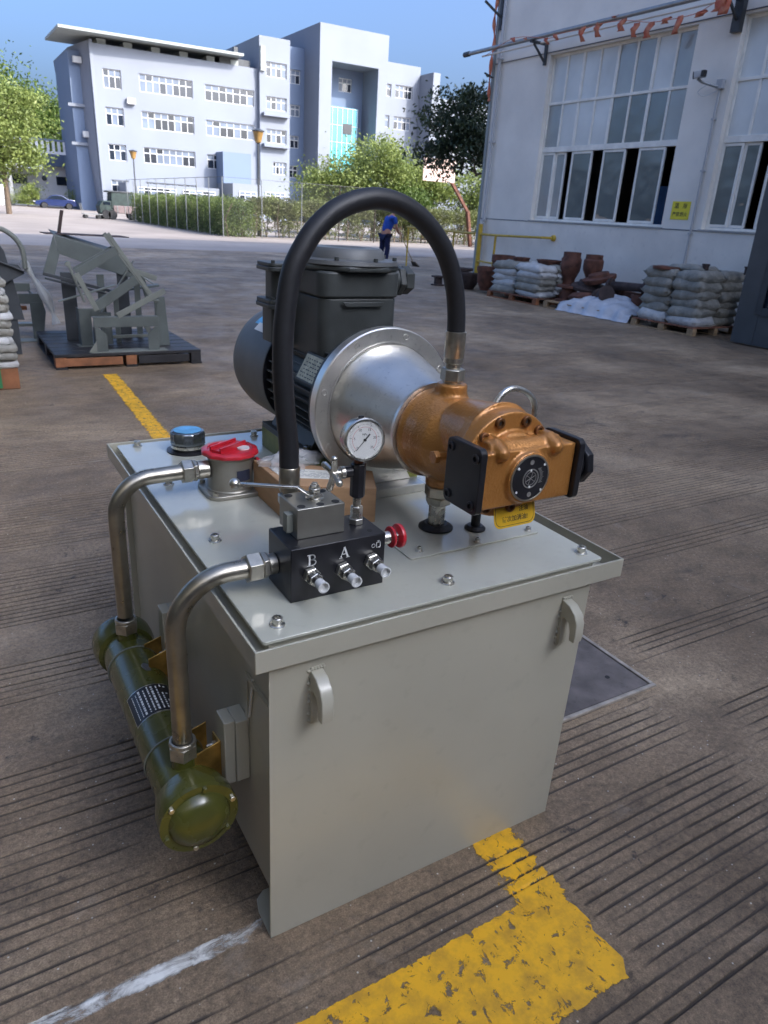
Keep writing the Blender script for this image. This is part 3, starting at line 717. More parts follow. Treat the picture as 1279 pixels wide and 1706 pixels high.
# --- manifold
MX0, MX1, MY0, MY1, MZ1 = 0.511, 0.7255, 1.166, 1.283, 0.8855
mb = MB(); mb.box(MX0, MY0, ZT + .0003, MX1, MY1, MZ1); man = mb.build('manifold', BLACK, U, bev=0.0018)
def glyph(polys, ox, oz, s, y=MY0 - 0.0006, m=WHITE, nm='letter'):
    mb = MB()
    for p in polys:
        pts = [V((ox + a * s, y, oz + b * s)) for a, b in p[0]]; w_ = p[1] * s
        for q in range(len(pts) - 1):
            d = (pts[q + 1] - pts[q]).normalized(); sx = V((d.z, 0, -d.x)) * w_ / 2
            e = d * (w_ * 0.18)
            mb.prism([pts[q] - e - sx, pts[q + 1] + e - sx, pts[q + 1] + e + sx, pts[q] - e + sx], (0, -0.0003, 0))
    return mb.build(nm, m, man, smooth=None)
def bow(cx, cz, rx, rz, n=9, t0=-PI / 2, t1=PI / 2): return [(cx + rx * math.cos(t0 + (t1 - t0) * i / n), cz + rz * math.sin(t0 + (t1 - t0) * i / n)) for i in range(n + 1)]
glyph([([(0.22, 0), (0.22, 1)], .17), ([(0.02, 0.02), (0.42, 0.02)], .06), ([(0.02, .98), (0.42, .98)], .06), ([(0.3, .98)] + bow(.42, .755, .27, .225)[::-1] + [(0.3, .53)], .10), ([(.3, .53)] + bow(.46, .27, .32, .25)[::-1] + [(.3, .02)], .10)], 0.5455, 0.8435, 0.0245)
glyph([([(0.12, 0.02), (0.47, 1)], .07), ([(0.47, 1.0), (0.84, 0.02)], .17), ([(0.0, 0.02), (0.27, 0.02)], .06), ([(0.66, 0.02), (1.02, .02)], .06), ([(0.25, .36), (0.72, .36)], .07)], 0.6175, 0.8470, 0.0235)
glyph([([(.35 + .3 * math.cos(a), .5 + .3 * math.sin(a)) for a in [2 * PI * i / 14 for i in range(15)]], .09), ([(.9, .12), (1.55, .12)], .1), ([(1.55, .12), (1.55, .95)], .1), ([(1.55, .95), (.9, .95)], .1), ([(.9, .95), (.9, .12)], .1), ([(1.22, .95), (1.22, 1.2)], .1), ([(1.0, 1.2), (1.45, 1.2)], .08)], 0.6920, 0.8545, 0.0135, nm='symbol')
for (px, pz) in ((0.5535, 0.825), (0.6260, 0.8215), (0.6930, 0.8290)):
    mb = MB(); mb.hexn((px, MY0 - .0005, pz), (0, -1, 0), 0.0185, 0.013, 0.2); mb.hexn((px, MY0 - .0137, pz), (0, -1, 0), 0.0155, 0.017, 0.45); fit = mb.build('test_fitting', ZINC, man, bev=0.0006)
    MB().cyl((px, MY0 - .0309, pz), (px, MY0 - .040, pz), 0.0085, n=18).build('fitting_neck', BLACK, man)
    MB().lathe((px, MY0 - .0402, pz), (0, -1, 0), [(0.0095, 0), (0.0105, .001), (0.011, .019), (0.0120, .0195), (0.0120, .023), (0.0095, .0232), (0.009, .014)], 22).build('plastic_cap', CAPCL, man)
for (px, py) in ((0.529, 1.178), (0.715, 1.272), (0.70, 1.19)): MB().cyl((px, py, MZ1), (px, py, MZ1 + .0006), 0.006, n=16).build('bolt_hole', INK, man)
# red relief knob on the right side
mb = MB(); mb.lathe((MX1, 1.195, 0.858), (1, 0, 0), [(0.0145, 0), (0.0145, 0.026), (0.011, 0.027), (0.011, 0.045)], 22); kb = mb.build('relief_valve', ZINC, man)
mb = MB(); mb.lathe((MX1 + .0275, 1.195, 0.858), (1, 0, 0), [(0.012, 0), (0.023, .001), (0.024, .003), (0.023, .006), (0.012, .008), (0.009, .010), (0.009, .018), (0.012, .019), (0.026, .020), (0.027, .023), (0.026, .028), (0.012, .029)], 28); mb.build('red_knob', REDP, man)
# valve block + lever
mb = MB(); mb.box(0.541, 1.205, MZ1 + .0003, 0.647, 1.297, 0.951); vb = mb.build('valve_block', BLOCKS, U, bev=0.0015)
for (x, y) in ((0.5555, 1.219), (0.5555, 1.283), (0.596, 1.216), (0.632, 1.219), (0.632, 1.283)):
    MB().lathe((x, y, 0.9511), (0, 0, 1), [(0.0085, 0), (0.0085, .0006), (0.0075, 0.0006)], 18).build('bolt_hole', INK, vb)
mb = MB(); mb.box(0.526, 1.222, 0.896, 0.5408, 1.242, 0.936); mb.build('side_plug', STEELL, vb, bev=0.001)
lx, ly = 0.600, 1.252
mb = MB(); mb.lathe((lx, ly, 0.9512), (0, 0, 1), [(0.019, 0), (0.019, .003), (0.0165, .004), (0.0165, .007)], 28); mb.build('stem_seat', ZINC, vb)
mb = MB()
mb.bar((lx, ly, 0.962), (0.581, 1.235, 0.963), 0.014, 0.005); mb.bar((0.5835, 1.237, 0.963), (0.5605, 1.250, 0.9805), 0.012, 0.005); mb.bar((0.5625, 1.249, 0.981), (0.456, 1.312, 0.981), 0.0105, 0.0055)
mb.build('lever', ZINC, vb, bev=0.0012)
MB().sphere((0.452, 1.3145, 0.981), 0.0118, 20).build('lever_ball', ZINC, vb)
mb = MB(); mb.hexn((lx, ly, 0.9655), (0, 0, 1), 0.0135, 0.009); mb.hexn((lx, ly, 0.9748), (0, 0, 1), 0.0095, 0.006, .4); mb.lathe((lx, ly, .981), (0, 0, 1), [(.006, 0), (.006, .004), (.003, .0042)], 14); mb.build('stem_nut', ZINC, vb, bev=0.0005)
# gauge with shut-off valve
gx, gy = 0.692, 1.236
mb = MB(); mb.hexn((gx, gy, MZ1 + .0003), (0, 0, 1), 0.0165, 0.013); mb.hexn((gx, gy, MZ1 + .0145), (0, 0, 1), 0.0135, 0.026, .5); mb.cyl((gx, gy, MZ1 + .0145 + .0262), (gx, gy, .945), .009, n=18); mb.build('gauge_adapter', ZINC, man, bev=0.0006)
mb = MB(); mb.lathe((gx, gy, 0.9452), (0, 0, 1), [(.011, 0), (.0165, .004), (.0165, .074), (.014, .077)], 8, PI / 8); nv = mb.build('gauge_valve', BLACK, U, bev=0.001)
mb = MB(); mb.cyl((gx - .0168, gy, 1.005), (gx - .034, gy, 1.005), .012, n=20); mb.build('valve_collar', BLACK, nv)
MB().lathe((gx - .0342, gy, 1.005), (-1, 0, 0), [(.0135, 0), (.0135, .008), (.008, .009), (.008, .016)], 20).build('valve_nut', ZINC, nv)
mb = MB(); mb.cyl((gx - .050, gy, 1.005), (gx - .062, gy, 1.005), .010, n=18)
for k in range(4):
    a = 0.25 + k * PI / 2; dd = V((0, math.cos(a), math.sin(a)))
    c_k = V((gx - .057, gy, 1.005)); mb.tube([c_k, c_k + dd * .016 + V((-.001, 0, 0)), c_k + dd * .034 + V((-.004, 0, 0))], [.0075, .0065, .0075], 10); mb.sphere(c_k + dd * .035 + V((-.004, 0, 0)), .0078, 10)
mb.build('star_handle', ZINC, nv, smooth=60)
mb = MB(); mb.cyl((gx, gy, 1.0224), (gx, gy, 1.036), .010, n=18); mb.build('gauge_stem', mat('copper_brown', (0.20, 0.075, 0.04), 0.4, 0.6, var=0.2, vs=40), nv)
GC = V((gx, 1.216, 1.077)); GR = 0.0445
gd = V((-0.10, -1.0, 0.10)).normalized(); gux = V((0, 0, 1)).cross(gd).normalized() * -1; gux = gd.cross(V((0, 0, 1))).normalized() * 1.0
gux = V((-gd.y, gd.x, 0)).normalized(); guz = gux.cross(gd) * -1 if gux.cross(gd).z < 0 else gux.cross(gd)
mb = MB(); mb.lathe(GC - gd * .036, gd, [(.025, 0), (.040, .002), (.0415, .006), (.0415, .026), (GR, .028), (GR, .038), (GR - .002, .040), (.0395, .040), (.0385, .036)], 48); ga_ = mb.build('pressure_gauge', ZINC, U)
MB().lathe(GC + gd * .0002, gd, [(.0384, 0), (.0384, .0005)], 40).build('dial', mat('dial_white', (0.62, 0.62, 0.58), 0.5, var=0.04, vs=30), ga_)
mb = MB(); mb.cyl(GC + guz * .046 - gd * .018, GC + guz * .041 - gd * .018, .006, n=12); mb.build('fill_plug', BLACK, ga_)
def gp(r, a, h=.0012): return GC + gd * h + gux * (r * math.cos(a)) + guz * (r * math.sin(a))
mbt = MB(); mbr = MB(); mbk = MB()
for k in range(51):
    a = math.radians(225 - 270 * k / 50); big = k % 10 == 0
    p, q = gp(.0335, a), gp(.0335 - (.005 if big else .0028), a); mbt.bar(p, q, .0009 if big else .0004, .0003, gd)
for k in range(40):
    a = math.radians(225 - 270 * k / 40); a2 = math.radians(225 - 270 * (k + 1) / 40)
    mbr.bar(gp(.0265, a), gp(.0265, a2), .0006, .0003, gd)
mbt.build('scale_marks', INK, ga_, smooth=None, kind='stuff'); mbr.build('scale_arc', RUBY, ga_, smooth=None, kind='stuff')
for k, sx in enumerate(('0', '5', '10', '15', '20', '25')):
    a = math.radians(225 - 270 * k / 5); text(sx, .0075, gp(.0225, a, .0014), gux, guz, INK, ga_, 'numeral', .0001)
text('MPa', .0065, gp(.011, PI / 2, .0014), gux, guz, INK, ga_, 'lettering', .0001)
nd = math.radians(47)
mb = MB(); mb.bar(gp(.029, nd + PI, .003), gp(.0, nd, .003), .0013, .0006, gd); mb.bar(gp(.0, nd + PI, .003), gp(.016, nd, .003), .0032, .0006, gd); mb.lathe(GC + gd * .0015, gd, [(.003, 0), (.003, .003)], 14); mb.build('needle', INK, ga_, smooth=None)
MB().lathe(GC + gd * .0036, gd, [(.0386, 0), (.0386, .0006)], 40).build('glass', LENS, ga_)
# --- pump (gold casting)
AX, AZ = 1.0, 1.013
mb = MB()
mb.lathe((AX, 1.412, AZ), (0, -1, 0), [(.112, 0), (.112, .014), (.108, .020), (.106, .06), (.101, .10), (.088, .135), (.078, .165), (.078, .30)], 56)
mb.lathe((1.006, 1.363, 1.05), (0, 0, 1), [(.052, 0), (.044, .055), (.037, .072), (.0365, .092)], 32)
mb.lathe((AX, 1.363, 0.99), (0, 0, -1), [(.06, 0), (.05, .07), (.040, .085), (.039, .103)], 32)
mb.lathe((AX, 1.30, 1.045), (0, -1, 0), [(.075, 0), (.080, .03), (.090, .10), (.100, .135)], 40)
seg = [(AX + .120 * math.cos(t), 1.166, AZ + .120 * math.sin(t)) for t in [math.radians(22 + 136 * i / 20) for i in range(21)]]
mb.prism(seg, (0, -.040, 0))
seg = [(AX - .005 + .118 * math.cos(t), 1.166, AZ + .118 * math.sin(t)) for t in [math.radians(212 + 104 * i / 20) for i in range(21)]]
mb.prism(seg, (0, -.040, 0))
mb.box(0.8935, 1.078, 0.940, 1.147, 1.178, 1.064)
mb.tube([(0.915, 1.108, 1.060), (1.115, 1.108, 1.056)], .024, 18)
for x in (0.938, 1.085): mb.tube([(x, 1.135, 1.070), (x, 1.100, 1.070), (x, 1.078, 1.062)], [.018, .020, .016], 16); mb.sphere((x, 1.076, 1.061), .016, 14)
mb.lathe((AX + .012, 1.09, 1.003), (0, -1, 0), [(.060, 0), (.057, .012), (.0565, .024)], 48)
mb.box(0.93, 1.17, 0.93, 1.10, 1.24, 1.07)
pump = mb.build('pump', GOLD, U, smooth=60)
rm = pump.modifiers.new('remesh', 'REMESH'); rm.mode = 'VOXEL'; rm.voxel_size = 0.0032; rm.use_smooth_shade = True
smm = pump.modifiers.new('smooth', 'SMOOTH'); smm.iterations = 5; smm.factor = 0.6
for (x, z) in ((0.924, 1.084), (0.962, 1.112), (1.034, 1.110), (1.073, 1.086), (0.950, 0.922), (1.020, 0.915)):
    mb = MB(); mb.lathe((x, 1.1258, z), (0, -1, 0), [(.0115, -.004), (.0115, .007), (.0105, .008), (.0065, .008), (.006, .002)], 20); mb.build('socket_screw', mat('bronze_screw', (0.16, 0.07, 0.025), 0.4, 0.5, var=0.2, vs=40), pump)
    MB().hexn((x, 1.1258 - .0021, z), (0, -1, 0), .0056, .001).build('socket', INK, pump)
DC = V((AX + .012, 1.0662, 1.003))
MB().lathe(DC + V((0, .001, 0)), (0, -1, 0), [(.052, 0), (.052, .003), (.0485, .0035), (.0475, .0025)], 48).build('disc_rim', NUT, pump)
MB().lathe(DC, (0, -1, 0), [(.0476, 0), (.0476, .003)], 48).build('black_disc', BLACK, pump)
def ring(c, r, w_, h, m, nm): return MB().lathe(c, (0, -1, 0), [(r - w_, 0), (r - w_, h), (r, h), (r, 0)], 40, cap=False).build(nm, m, pump)
MARK = mat('engraved_mark', (0.32, 0.31, 0.29), 0.5, 0.5, var=0.1, vs=30)
ring(DC + V((0, -.003, 0)), .0215, .0022, .0012, MARK, 'emblem_ring'); ring(DC + V((0, -.003, 0)), .0150, .0010, .0008, MARK, 'emblem_ring')
mb = MB()
for a in (math.radians(-35), math.radians(70), math.radians(25)):
    d = V((math.cos(a), 0, math.sin(a))) * .0135; mb.bar(DC - d + V((0, -.0034, 0)), DC + d + V((0, -.0034, 0)), .0012, .0006, (0, -1, 0))
mb.build('emblem', MARK, pump, smooth=None)
for k, (r_, a) in enumerate([(.044, 38), (.044, 145), (.044, 218), (.044, 318), (.0185, 95), (.0185, 268)]):
    a = math.radians(a); MB().lathe(DC + V((r_ * math.cos(a), -.003, r_ * math.sin(a))), (0, -1, 0), [(.0028, 0), (.0026, .0014)], 12).build('rivet', WHITE, pump)
for a in (92, 272):
    a = math.radians(a); MB().lathe(DC + V((.036 * math.cos(a), -.0031, .036 * math.sin(a))), (0, -1, 0), [(.0055, 0), (.0055, .001), (.0038, .001), (.0036, .0004)], 16).build('disc_screw', MARK, pump)
mb = MB()
for k in range(16):
    a = math.radians(-28 + k * 5.2); p = DC + V((.026 * math.cos(a), -.0033, .026 * math.sin(a))); mb.bar(p, p + V((.007 if k % 5 else .011, 0, 0.001)), .0005, .0004, (0, -1, 0))
mb.build('scale_marks', MARK, pump, smooth=None, kind='stuff')
# black end caps
def sidecap(x0, x1, ya, yb, za, zb, nm):
    mb = MB(); mb.prism([(x0, y, z) for y, z in rpoly(ya, za, yb, zb, .014, 6)], (x1 - x0, 0, 0)); return mb.build(nm, BLACK, pump, bev=.002)
sidecap(0.8765, 0.8932, 1.066, 1.184, 0.934, 1.078, 'end_cap'); sidecap(1.1473, 1.164, 1.066, 1.184, 0.934, 1.072, 'end_cap')
for (y, z) in ((1.082, 1.056), (1.168, 1.058), (1.084, 0.953), (1.166, 0.953)):
    MB().lathe((0.8764, y, z), (-1, 0, 0), [(.0105, -.003), (.0105, .003), (.0095, .004), (.006, .004), (.0055, -.001)], 18).build('cap_screw', BLACK, pump)
mb = MB(); mb.lathe((1.1642, 1.128, .998), (1, 0, 0), [(.046, 0), (.046, .010), (.040, .011), (.040, .030)], 24); mb.hexn((1.1944, 1.128, .998), (1, 0, 0), .051, .024, .2, n=8); mb.build('control_plug', BLACK, pump, bev=.0015)
mb = MB(); mb.hexn((0.898, 1.245, 1.008), (-1, 0, 0), .0155, .014, .3); mb.hexn((0.925, 1.245, 1.008), (-1, 0, 0), .0105, .028, 0); mb.build('gold_plug', GOLD, pump, bev=.0008)
mb = MB(); mb.tube(cr([(1.075, 1.30, 1.07), (1.098, 1.30, 1.108), (1.118, 1.30, 1.128), (1.150, 1.30, 1.133), (1.190, 1.30, 1.118), (1.214, 1.30, 1.092), (1.218, 1.30, 1.055), (1.20, 1.29, 1.01), (1.13, 1.28, 0.985), (1.07, 1.28, .985)], 8), .0075, 14); mb.build('bent_tube', ZINC, pump, smooth=60)
# tag under the pump
TG = [(x, 1.176 + 0.0, z) for x, z in rpoly(0.985, 0.845, 1.135, 0.925, .022, 6)]
TGo = V((1.036, 1.124, 0.899)); tu = V((1, 0.02, 0)).normalized(); tv = V((0, 0.25, 1)).normalized()
def tagpoly(wd, ht, r_, off): return [TGo + tu * a + tv * b_ - tu.cross(tv) * -off for a, b_ in rpoly(-wd, -ht, wd, ht, r_, 6)]
nrm = tu.cross(tv)
if nrm.y > 0: nrm = -nrm
MB().prism(tagpoly(.060, .032, .018, 0), nrm * .0008).build('warning_tag', YELL, pump)
a_ = [p + nrm * .0009 for p in tagpoly(.056, .028, .0155, 0)]; b_ = [p + nrm * .0009 for p in tagpoly(.0547, .0267, .0145, 0)]
mb = MB(); k_ = len(a_)
mb.add([*a_, *b_], [(i, (i + 1) % k_, (i + 1) % k_ + k_, i + k_) for i in range(k_)]); mb.build('tag_border', INK, pump, smooth=None)
text('注油', .014, TGo + tv * .006 + tu * .026 + nrm * .001, tu, tv, INK, pump, 'tag_text', .0001, True)
text('首次加满油!', .0145, TGo - tv * .014 + nrm * .001, tu, tv, INK, pump, 'tag_text', .0001, True)
# suction pipe and case drain
mb = MB(); mb.hexn((AX - .004, 1.363, .858), (0, 0, 1), .036, .028, .3); mb.hexn((AX - .004, 1.363, .838), (0, 0, 1), .033, .0195, .1); sp_ = mb.build('suction_nut', NUT, U, bev=.001)
MB().cyl((AX - .004, 1.363, .785), (AX - .004, 1.363, .8378), .0215, n=28).build('suction_pipe', ZINC, sp_)
MB().lathe((AX - .004, 1.363, ZT + .0046), (0, 0, 1), [(.044, 0), (.044, .004), (.036, .009), (.030, .0135), (.022, .0135)], 32).build('rubber_grommet', RUBBER, sp_)
mb = MB(); mb.cyl((1.085, 1.315, ZT + .0046), (1.085, 1.315, .86), .012, n=16); mb.lathe((1.085, 1.315, ZT + .0048), (0, 0, 1), [(.027, 0), (.027, .004), (.02, .010), (.0125, .010)], 24); mb.build('drain_pipe', RUBBER, U)
# --- bellhousing
mb = MB()
mb.lathe((AX, 1.4125, AZ), (0, 1, 0), [(.100, 0), (.1195, .0005), (.1195, .010), (.117, .012), (.124, .05), (.152, .16), (.166, .215), (.170, .232), (.171, .236), (.1715, .2365), (.2105, .2365), (.2135, .2395), (.2135, .268), (.2115, .270), (.02, .270)], 72)
bell = mb.build('bell_housing', ALU, U, smooth=30)
MB().lathe((AX, 1.6485, AZ), (0, -1, 0), [(.1735, 0), (.1735, .0025), (.1765, .0025), (.1765, 0)], 72, cap=False).build('seat_ring', ALU, bell)
for k in range(8):
    a = k * PI / 4 + PI / 8 + 0.12; c_k = V((AX + .194 * math.cos(a), 1.6488, AZ + .194 * math.sin(a)))
    MB().lathe(c_k, (0, -1, 0), [(.0095, 0), (.0095, .0012), (.0055, .0014), (.005, .0002)], 18).build('flange_screw', ALU, bell)
MB().lathe((AX - .075, 1.50, AZ + .095), V((-.5, -.2, .75)), [(.017, 0), (.017, .008), (.012, .0085)], 20).build('hole_plug', BLACK, bell)
mb = MB(); mb.box(0.875, 1.600, ZT + .0003, 1.125, 1.662, .792); mb.prism([(x, 1.650, z) for x, z in [(0.90, .7925), (1.10, .7925), (1.06, .86), (0.94, .86)]], (0, .02, 0)); mb.build('support_foot', ALU, bell, bev=.002)
# --- motor
mb = MB()
mb.lathe((AX, 1.6828, AZ), (0, 1, 0), [(.205, 0), (.2085, .002), (.2085, .018), (.190, .024), (.155, .045), (.150, .06), (.150, .40), (.156, .405), (.156, .425)], 60)
motor = mb.build('electric_motor', MOTOR, U, smooth=30)
mb = MB()
for k in range(36):
    a = 2 * PI * k / 36 + .04
    if math.sin(a) > 0.80: continue
    d = V((math.cos(a), 0, math.sin(a)))
    mb.bar(V((AX, 1.732, AZ)) + d * .1605, V((AX, 2.088, AZ)) + d * .1605, .0042, .024, d)
mb.build('cooling_fins', MOTOR, motor, bev=.0008, kind='stuff')
mb = MB(); mb.lathe((AX, 2.098, AZ), (0, 1, 0), [(.178, 0), (.182, .002), (.183, .02), (.184, .235), (.180, .272), (.162, .305), (.120, .320), (.02, .323)], 64); mb.build('fan_cover', FANC, motor, smooth=50)
mb = MB(); mb.lathe((AX, 2.0975, AZ), (0, -1, 0), [(.158, 0), (.181, 0.0002), (.181, .002), (.158, .002)], 60, cap=False); mb.build('cover_lip', BLACK, motor)
p_ = [V((AX - .1315, 2.19, AZ + .1315))]; q = V((-.7071, 0, .7071)); uu = V((.7071, 0, .7071))
MB().add([V((AX, y, AZ)) + (V((math.cos(math.radians(a)), 0, math.sin(math.radians(a)))) * .1842) for y in (2.22, 2.30) for a in (120, 127, 133)], [(0, 1, 4, 3), (1, 2, 5, 4)]).build('arrow_label', BLUEL, motor)
MB().add([V((AX, y, AZ)) + (V((math.cos(math.radians(a)), 0, math.sin(math.radians(a)))) * .1846) for y in (2.19, 2.27) for a in (131, 136, 140)], [(0, 1, 4, 3), (1, 2, 5, 4)]).build('white_label', WHITE, motor)
# nameplate on the upper left
d = V((math.cos(math.radians(152)), 0, math.sin(math.radians(152)))); u2 = V((0, 1, 0)); v2 = V((math.cos(math.radians(62)), 0, math.sin(math.radians(62))))
c_k = V((AX, 1.80, AZ)) + d * .171
def patch(c, a, b_, wa, wb, th, nn):
    a, b_, nn = a.normalized(), b_.normalized(), nn.normalized()
    return MB().prism([c - a * wa - b_ * wb, c + a * wa - b_ * wb, c + a * wa + b_ * wb, c - a * wa + b_ * wb], nn * th)
patch(c_k, u2, v2, .066, .042, .004, d).build('plate_pad', MOTOR, motor, bev=.001)
patch(c_k + d * .0042, u2, v2, .060, .036, .0012, d).build('nameplate', PLATEY, motor)
mb = MB()
for rrow in range(6):
    y = -0.052
    while y < .05:
        wd = rn.uniform(.004, .014); m_ = patch(c_k + d * .0056 + u2 * y + v2 * (-.028 + rrow * .0105), u2, v2, wd / 2, .0016, .0002, d); mb.add(m_.v, m_.f); y += wd + .006
mb.build('nameplate_text', MOTOR, motor, smooth=None, kind='stuff')
# lifting lug with hole
mb = MB(); LX, LY, LZ = 0.905, 1.91, 1.178
outer = arc((LX, LY, LZ + .01), (0, 1, 0), (0, 0, 1), .048, 0, PI, 14); inner = arc((LX, LY, LZ + .012), (0, 1, 0), (0, 0, 1), .017, 0, 2 * PI, 28)
poly = [V((LX, LY + .06, LZ - .06))] + outer + [V((LX, LY - .06, LZ - .06))]
n1 = len(poly)
# two halves around the hole
h1 = [V((LX, LY + .06, LZ - .06))] + outer[:8] + [inner[7]] + inner[:7][::-1] + inner[21:28][::-1] + [inner[21], V((LX, LY, LZ - .06))]
h2 = [V((LX, LY, LZ - .06)), inner[21]] + inner[7:21][::-1] + [inner[7]] + outer[7:] + [V((LX, LY - .06, LZ - .06))]
mb.prism(h1, (.018, 0, 0)); mb.prism(h2, (.018, 0, 0)); mb.build('lifting_lug', FANC, motor, bev=.0015)
# terminal box
TX, TY = 0.990, 1.895
def rp(x0, y0, x1, y1, r, z, n=6): return [(x, y, z) for x, y in rpoly(x0, y0, x1, y1, r, n)]
mb = MB(); mb.prism(rp(TX - .120, TY - .105, TX + .120, TY + .115, .035, 1.10), (0, 0, .185))
mb.prism(rp(TX - .126, TY - .111, TX + .126, TY + .121, .04, 1.2851), (0, 0, .068)); tb = mb.build('terminal_box', MOTOR, motor, bev=.006, seg=3)
mb = MB(); mb.prism([(TX - .055, TY - .1115, 1.262), (TX + .055, TY - .1115, 1.262), (TX + .066, TY - .1115, 1.275), (TX - .066, TY - .1115, 1.275)], (0, -.006, 0)); mb.build('box_ridge', MOTOR, motor, bev=.002)
mb = MB(); mb.lathe((TX, TY + .005, 1.3535), (0, 0, 1), [(.150, 0), (.155, .002), (.155, .012), (.152, .014)], 8, PI / 8); mb.build('box_flange', MOTOR, motor, bev=.003)
mb = MB(); mb.lathe((TX, TY + .005, 1.3678), (0, 0, 1), [(.148, 0), (.150, .002), (.148, .012), (.112, .015), (.108, .034), (.100, .042), (.06, .043), (.052, .039), (.01, .039)], 48); mb.build('box_lid', FANC, motor, smooth=40)
for k in range(8):
    a = k * PI / 4 + .15; MB().hexn((TX + .140 * math.cos(a), TY + .005 + .140 * math.sin(a), 1.381), (0, 0, 1), .0068, .009).build('lid_bolt', MOTOR, motor)
mb = MB(); mb.cyl((TX + .118, TY - .02, 1.325), (TX + .150, TY - .02, 1.325), .038, n=24); mb.hexn((TX + .1502, TY - .02, 1.325), (1, 0, 0), .044, .022, .2); mb.hexn((TX + .1724, TY - .02, 1.325), (1, 0, 0), .040, .03, .5); mb.build('cable_gland', MOTOR, motor, bev=.0015)
# second small box at the back left
SX, SY = 0.872, 2.055
mb = MB(); mb.prism(rp(SX - .055, SY - .05, SX + .055, SY + .05, .02, 1.13), (0, 0, .10)); mb.prism(rp(SX - .070, SY - .065, SX + .070, SY + .065, .02, 1.2302), (0, 0, .012)); mb.prism(rp(SX - .068, SY - .063, SX + .068, SY + .063, .02, 1.2425), (0, 0, .012))
mb.prism(rp(SX - .050, SY - .046, SX + .050, SY + .046, .03, 1.2547), (0, 0, .078)); mb.prism(rp(SX - .068, SY - .063, SX + .068, SY + .063, .02, 1.333), (0, 0, .012)); mb.prism(rp(SX - .066, SY - .061, SX + .066, SY + .061, .02, 1.3453), (0, 0, .010)); mb.build('auxiliary_box', MOTOR, motor, bev=.002)
for z in (1.2547, 1.3555):
    for sx in (-1, 1): MB().hexn((SX + sx * .056, SY - .052, z), (0, 0, 1), .006, .008).build('lid_bolt', MOTOR, motor)
# motor feet on yellow-green rails
for sx in (-1, 1):
    mb = MB(); mb.box(AX + sx * .125 - .035, 1.80, .835, AX + sx * .125 + .035, 2.16, .853); mb.prism([(AX + sx * .125 - sx * .03, 1.82, .8532), (AX + sx * .125 + sx * .02, 1.82, .8532), (AX + sx * .10, 1.82, .93), (AX + sx * .06, 1.82, .93)], (0, .30, 0)); mb.build('motor_foot', MOTOR, motor, bev=.002)
    mb = MB(); mb.box(AX + sx * .125 - .032, 1.70, ZT + .0003, AX + sx * .125 + .032, 2.17, .8347); mb.build('mounting_rail', RAILY, motor, bev=.002)
MB().hexn((AX - .150, 1.83, .8535), (0, 0, 1), .012, .012).build('foot_bolt', ZINC, motor)
# --- hose
HP = [(0.577, 1.330, 0.985), (0.576, 1.331, 1.045), (0.569, 1.333, 1.115), (0.564, 1.335, 1.195), (0.566, 1.338, 1.265), (0.572, 1.340, 1.32), (0.584, 1.342, 1.383), (0.604, 1.343, 1.425), (0.638, 1.345, 1.470), (0.690, 1.347, 1.508), (0.762, 1.350, 1.528), (0.832, 1.352, 1.519), (0.896, 1.355, 1.486), (0.950, 1.358, 1.432), (0.984, 1.361, 1.366), (1.000, 1.363, 1.300), (1.004, 1.363, 1.235)]
hose = MB().tube(cr(HP, 6), 0.0208, 28).build('hydraulic_hose', RUBBER, U, smooth=60)
mb = MB(); mb.lathe((0.5775, 1.3295, 0.998), (0, 0, -1), [(.0208, 0), (.0222, .002), (.0222, .050), (.0205, .055), (.015, .056), (.015, .066)], 28); mb.build('ferrule', PIPE, hose)
mb = MB(); mb.hexn((0.5775, 1.3295, 0.914), (0, 0, 1), .026, .020, .3); mb.tube(bend((0.5775, 1.3295, .914), (.5775, 1.3295, .888 + .02), (.5775, 1.298, .908), .015, 6), .014, 14); mb.build('hose_elbow', NUT, hose, bev=.0006)
mb = MB(); mb.lathe((1.004, 1.363, 1.262), (0, 0, -1), [(.0208, 0), (.0238, .001), (.0238, .058), (.0225, .060), (.0232, .064), (.0225, .068), (.0232, .072), (.0205, .074), (.0175, .075), (.0175, .085)], 32); mb.build('ferrule', NUT, hose)
mb = MB(); mb.hexn((1.005, 1.363, 1.148), (0, 0, 1), .0290, .029, .35); mb.build('hose_nut', NUT, hose, bev=.001)
mb = MB(); mb.lathe((1.005, 1.363, 1.1325), (0, 0, 1), [(.021, 0), (.021, .016)], 24); mb.hexn((1.005, 1.363, 1.110), (0, 0, 1), .0325, .023, .1); mb.build('hose_adapter', NUT, hose, bev=.001)
mb = MB(); mb.lathe((1.006, 1.363, 1.098), (0, 0, 1), [(.038, 0), (.0405, .003), (.0405, .0115)], 32); mb.build('port_collar', GOLD, pump)

# ---------------------------------------------------------------- carton and bag on the tank
B0 = thing('cardboard_box', (0.775, 1.585, ZT + 0.0005), 'small brown cardboard carton with white packing label on the tank cover behind the gauge', 'box', rz=0)
cb = [V((0.664, 1.560, ZT + .0078)), V((0.884, 1.462, ZT + .0078)), V((0.930, 1.70, ZT + .0078)), V((0.700, 1.79, ZT + .0078))]
cb = [V((0.668, 1.575, ZT + .001)), V((0.882, 1.535, ZT + .001)), V((0.865, 1.585, ZT + .001)), V((0.66, 1.72, ZT + .001))]
cb = [V((0.662, 1.560, ZT + .001)), V((0.868, 1.452, ZT + .001)), V((0.925, 1.575, ZT + .001)), V((0.664, 1.775, ZT + .001))]
mb = MB(); mb.prism(cb, (0, 0, .092)); mb.build('carton', CARD, B0, bev=.0015)
top = [p + V((0, 0, .0925)) for p in cb]
def lerp(a, b, t): return a + (b - a) * t
def bil(u, v): return lerp(lerp(top[0], top[1], u), lerp(top[3], top[2], u), v)
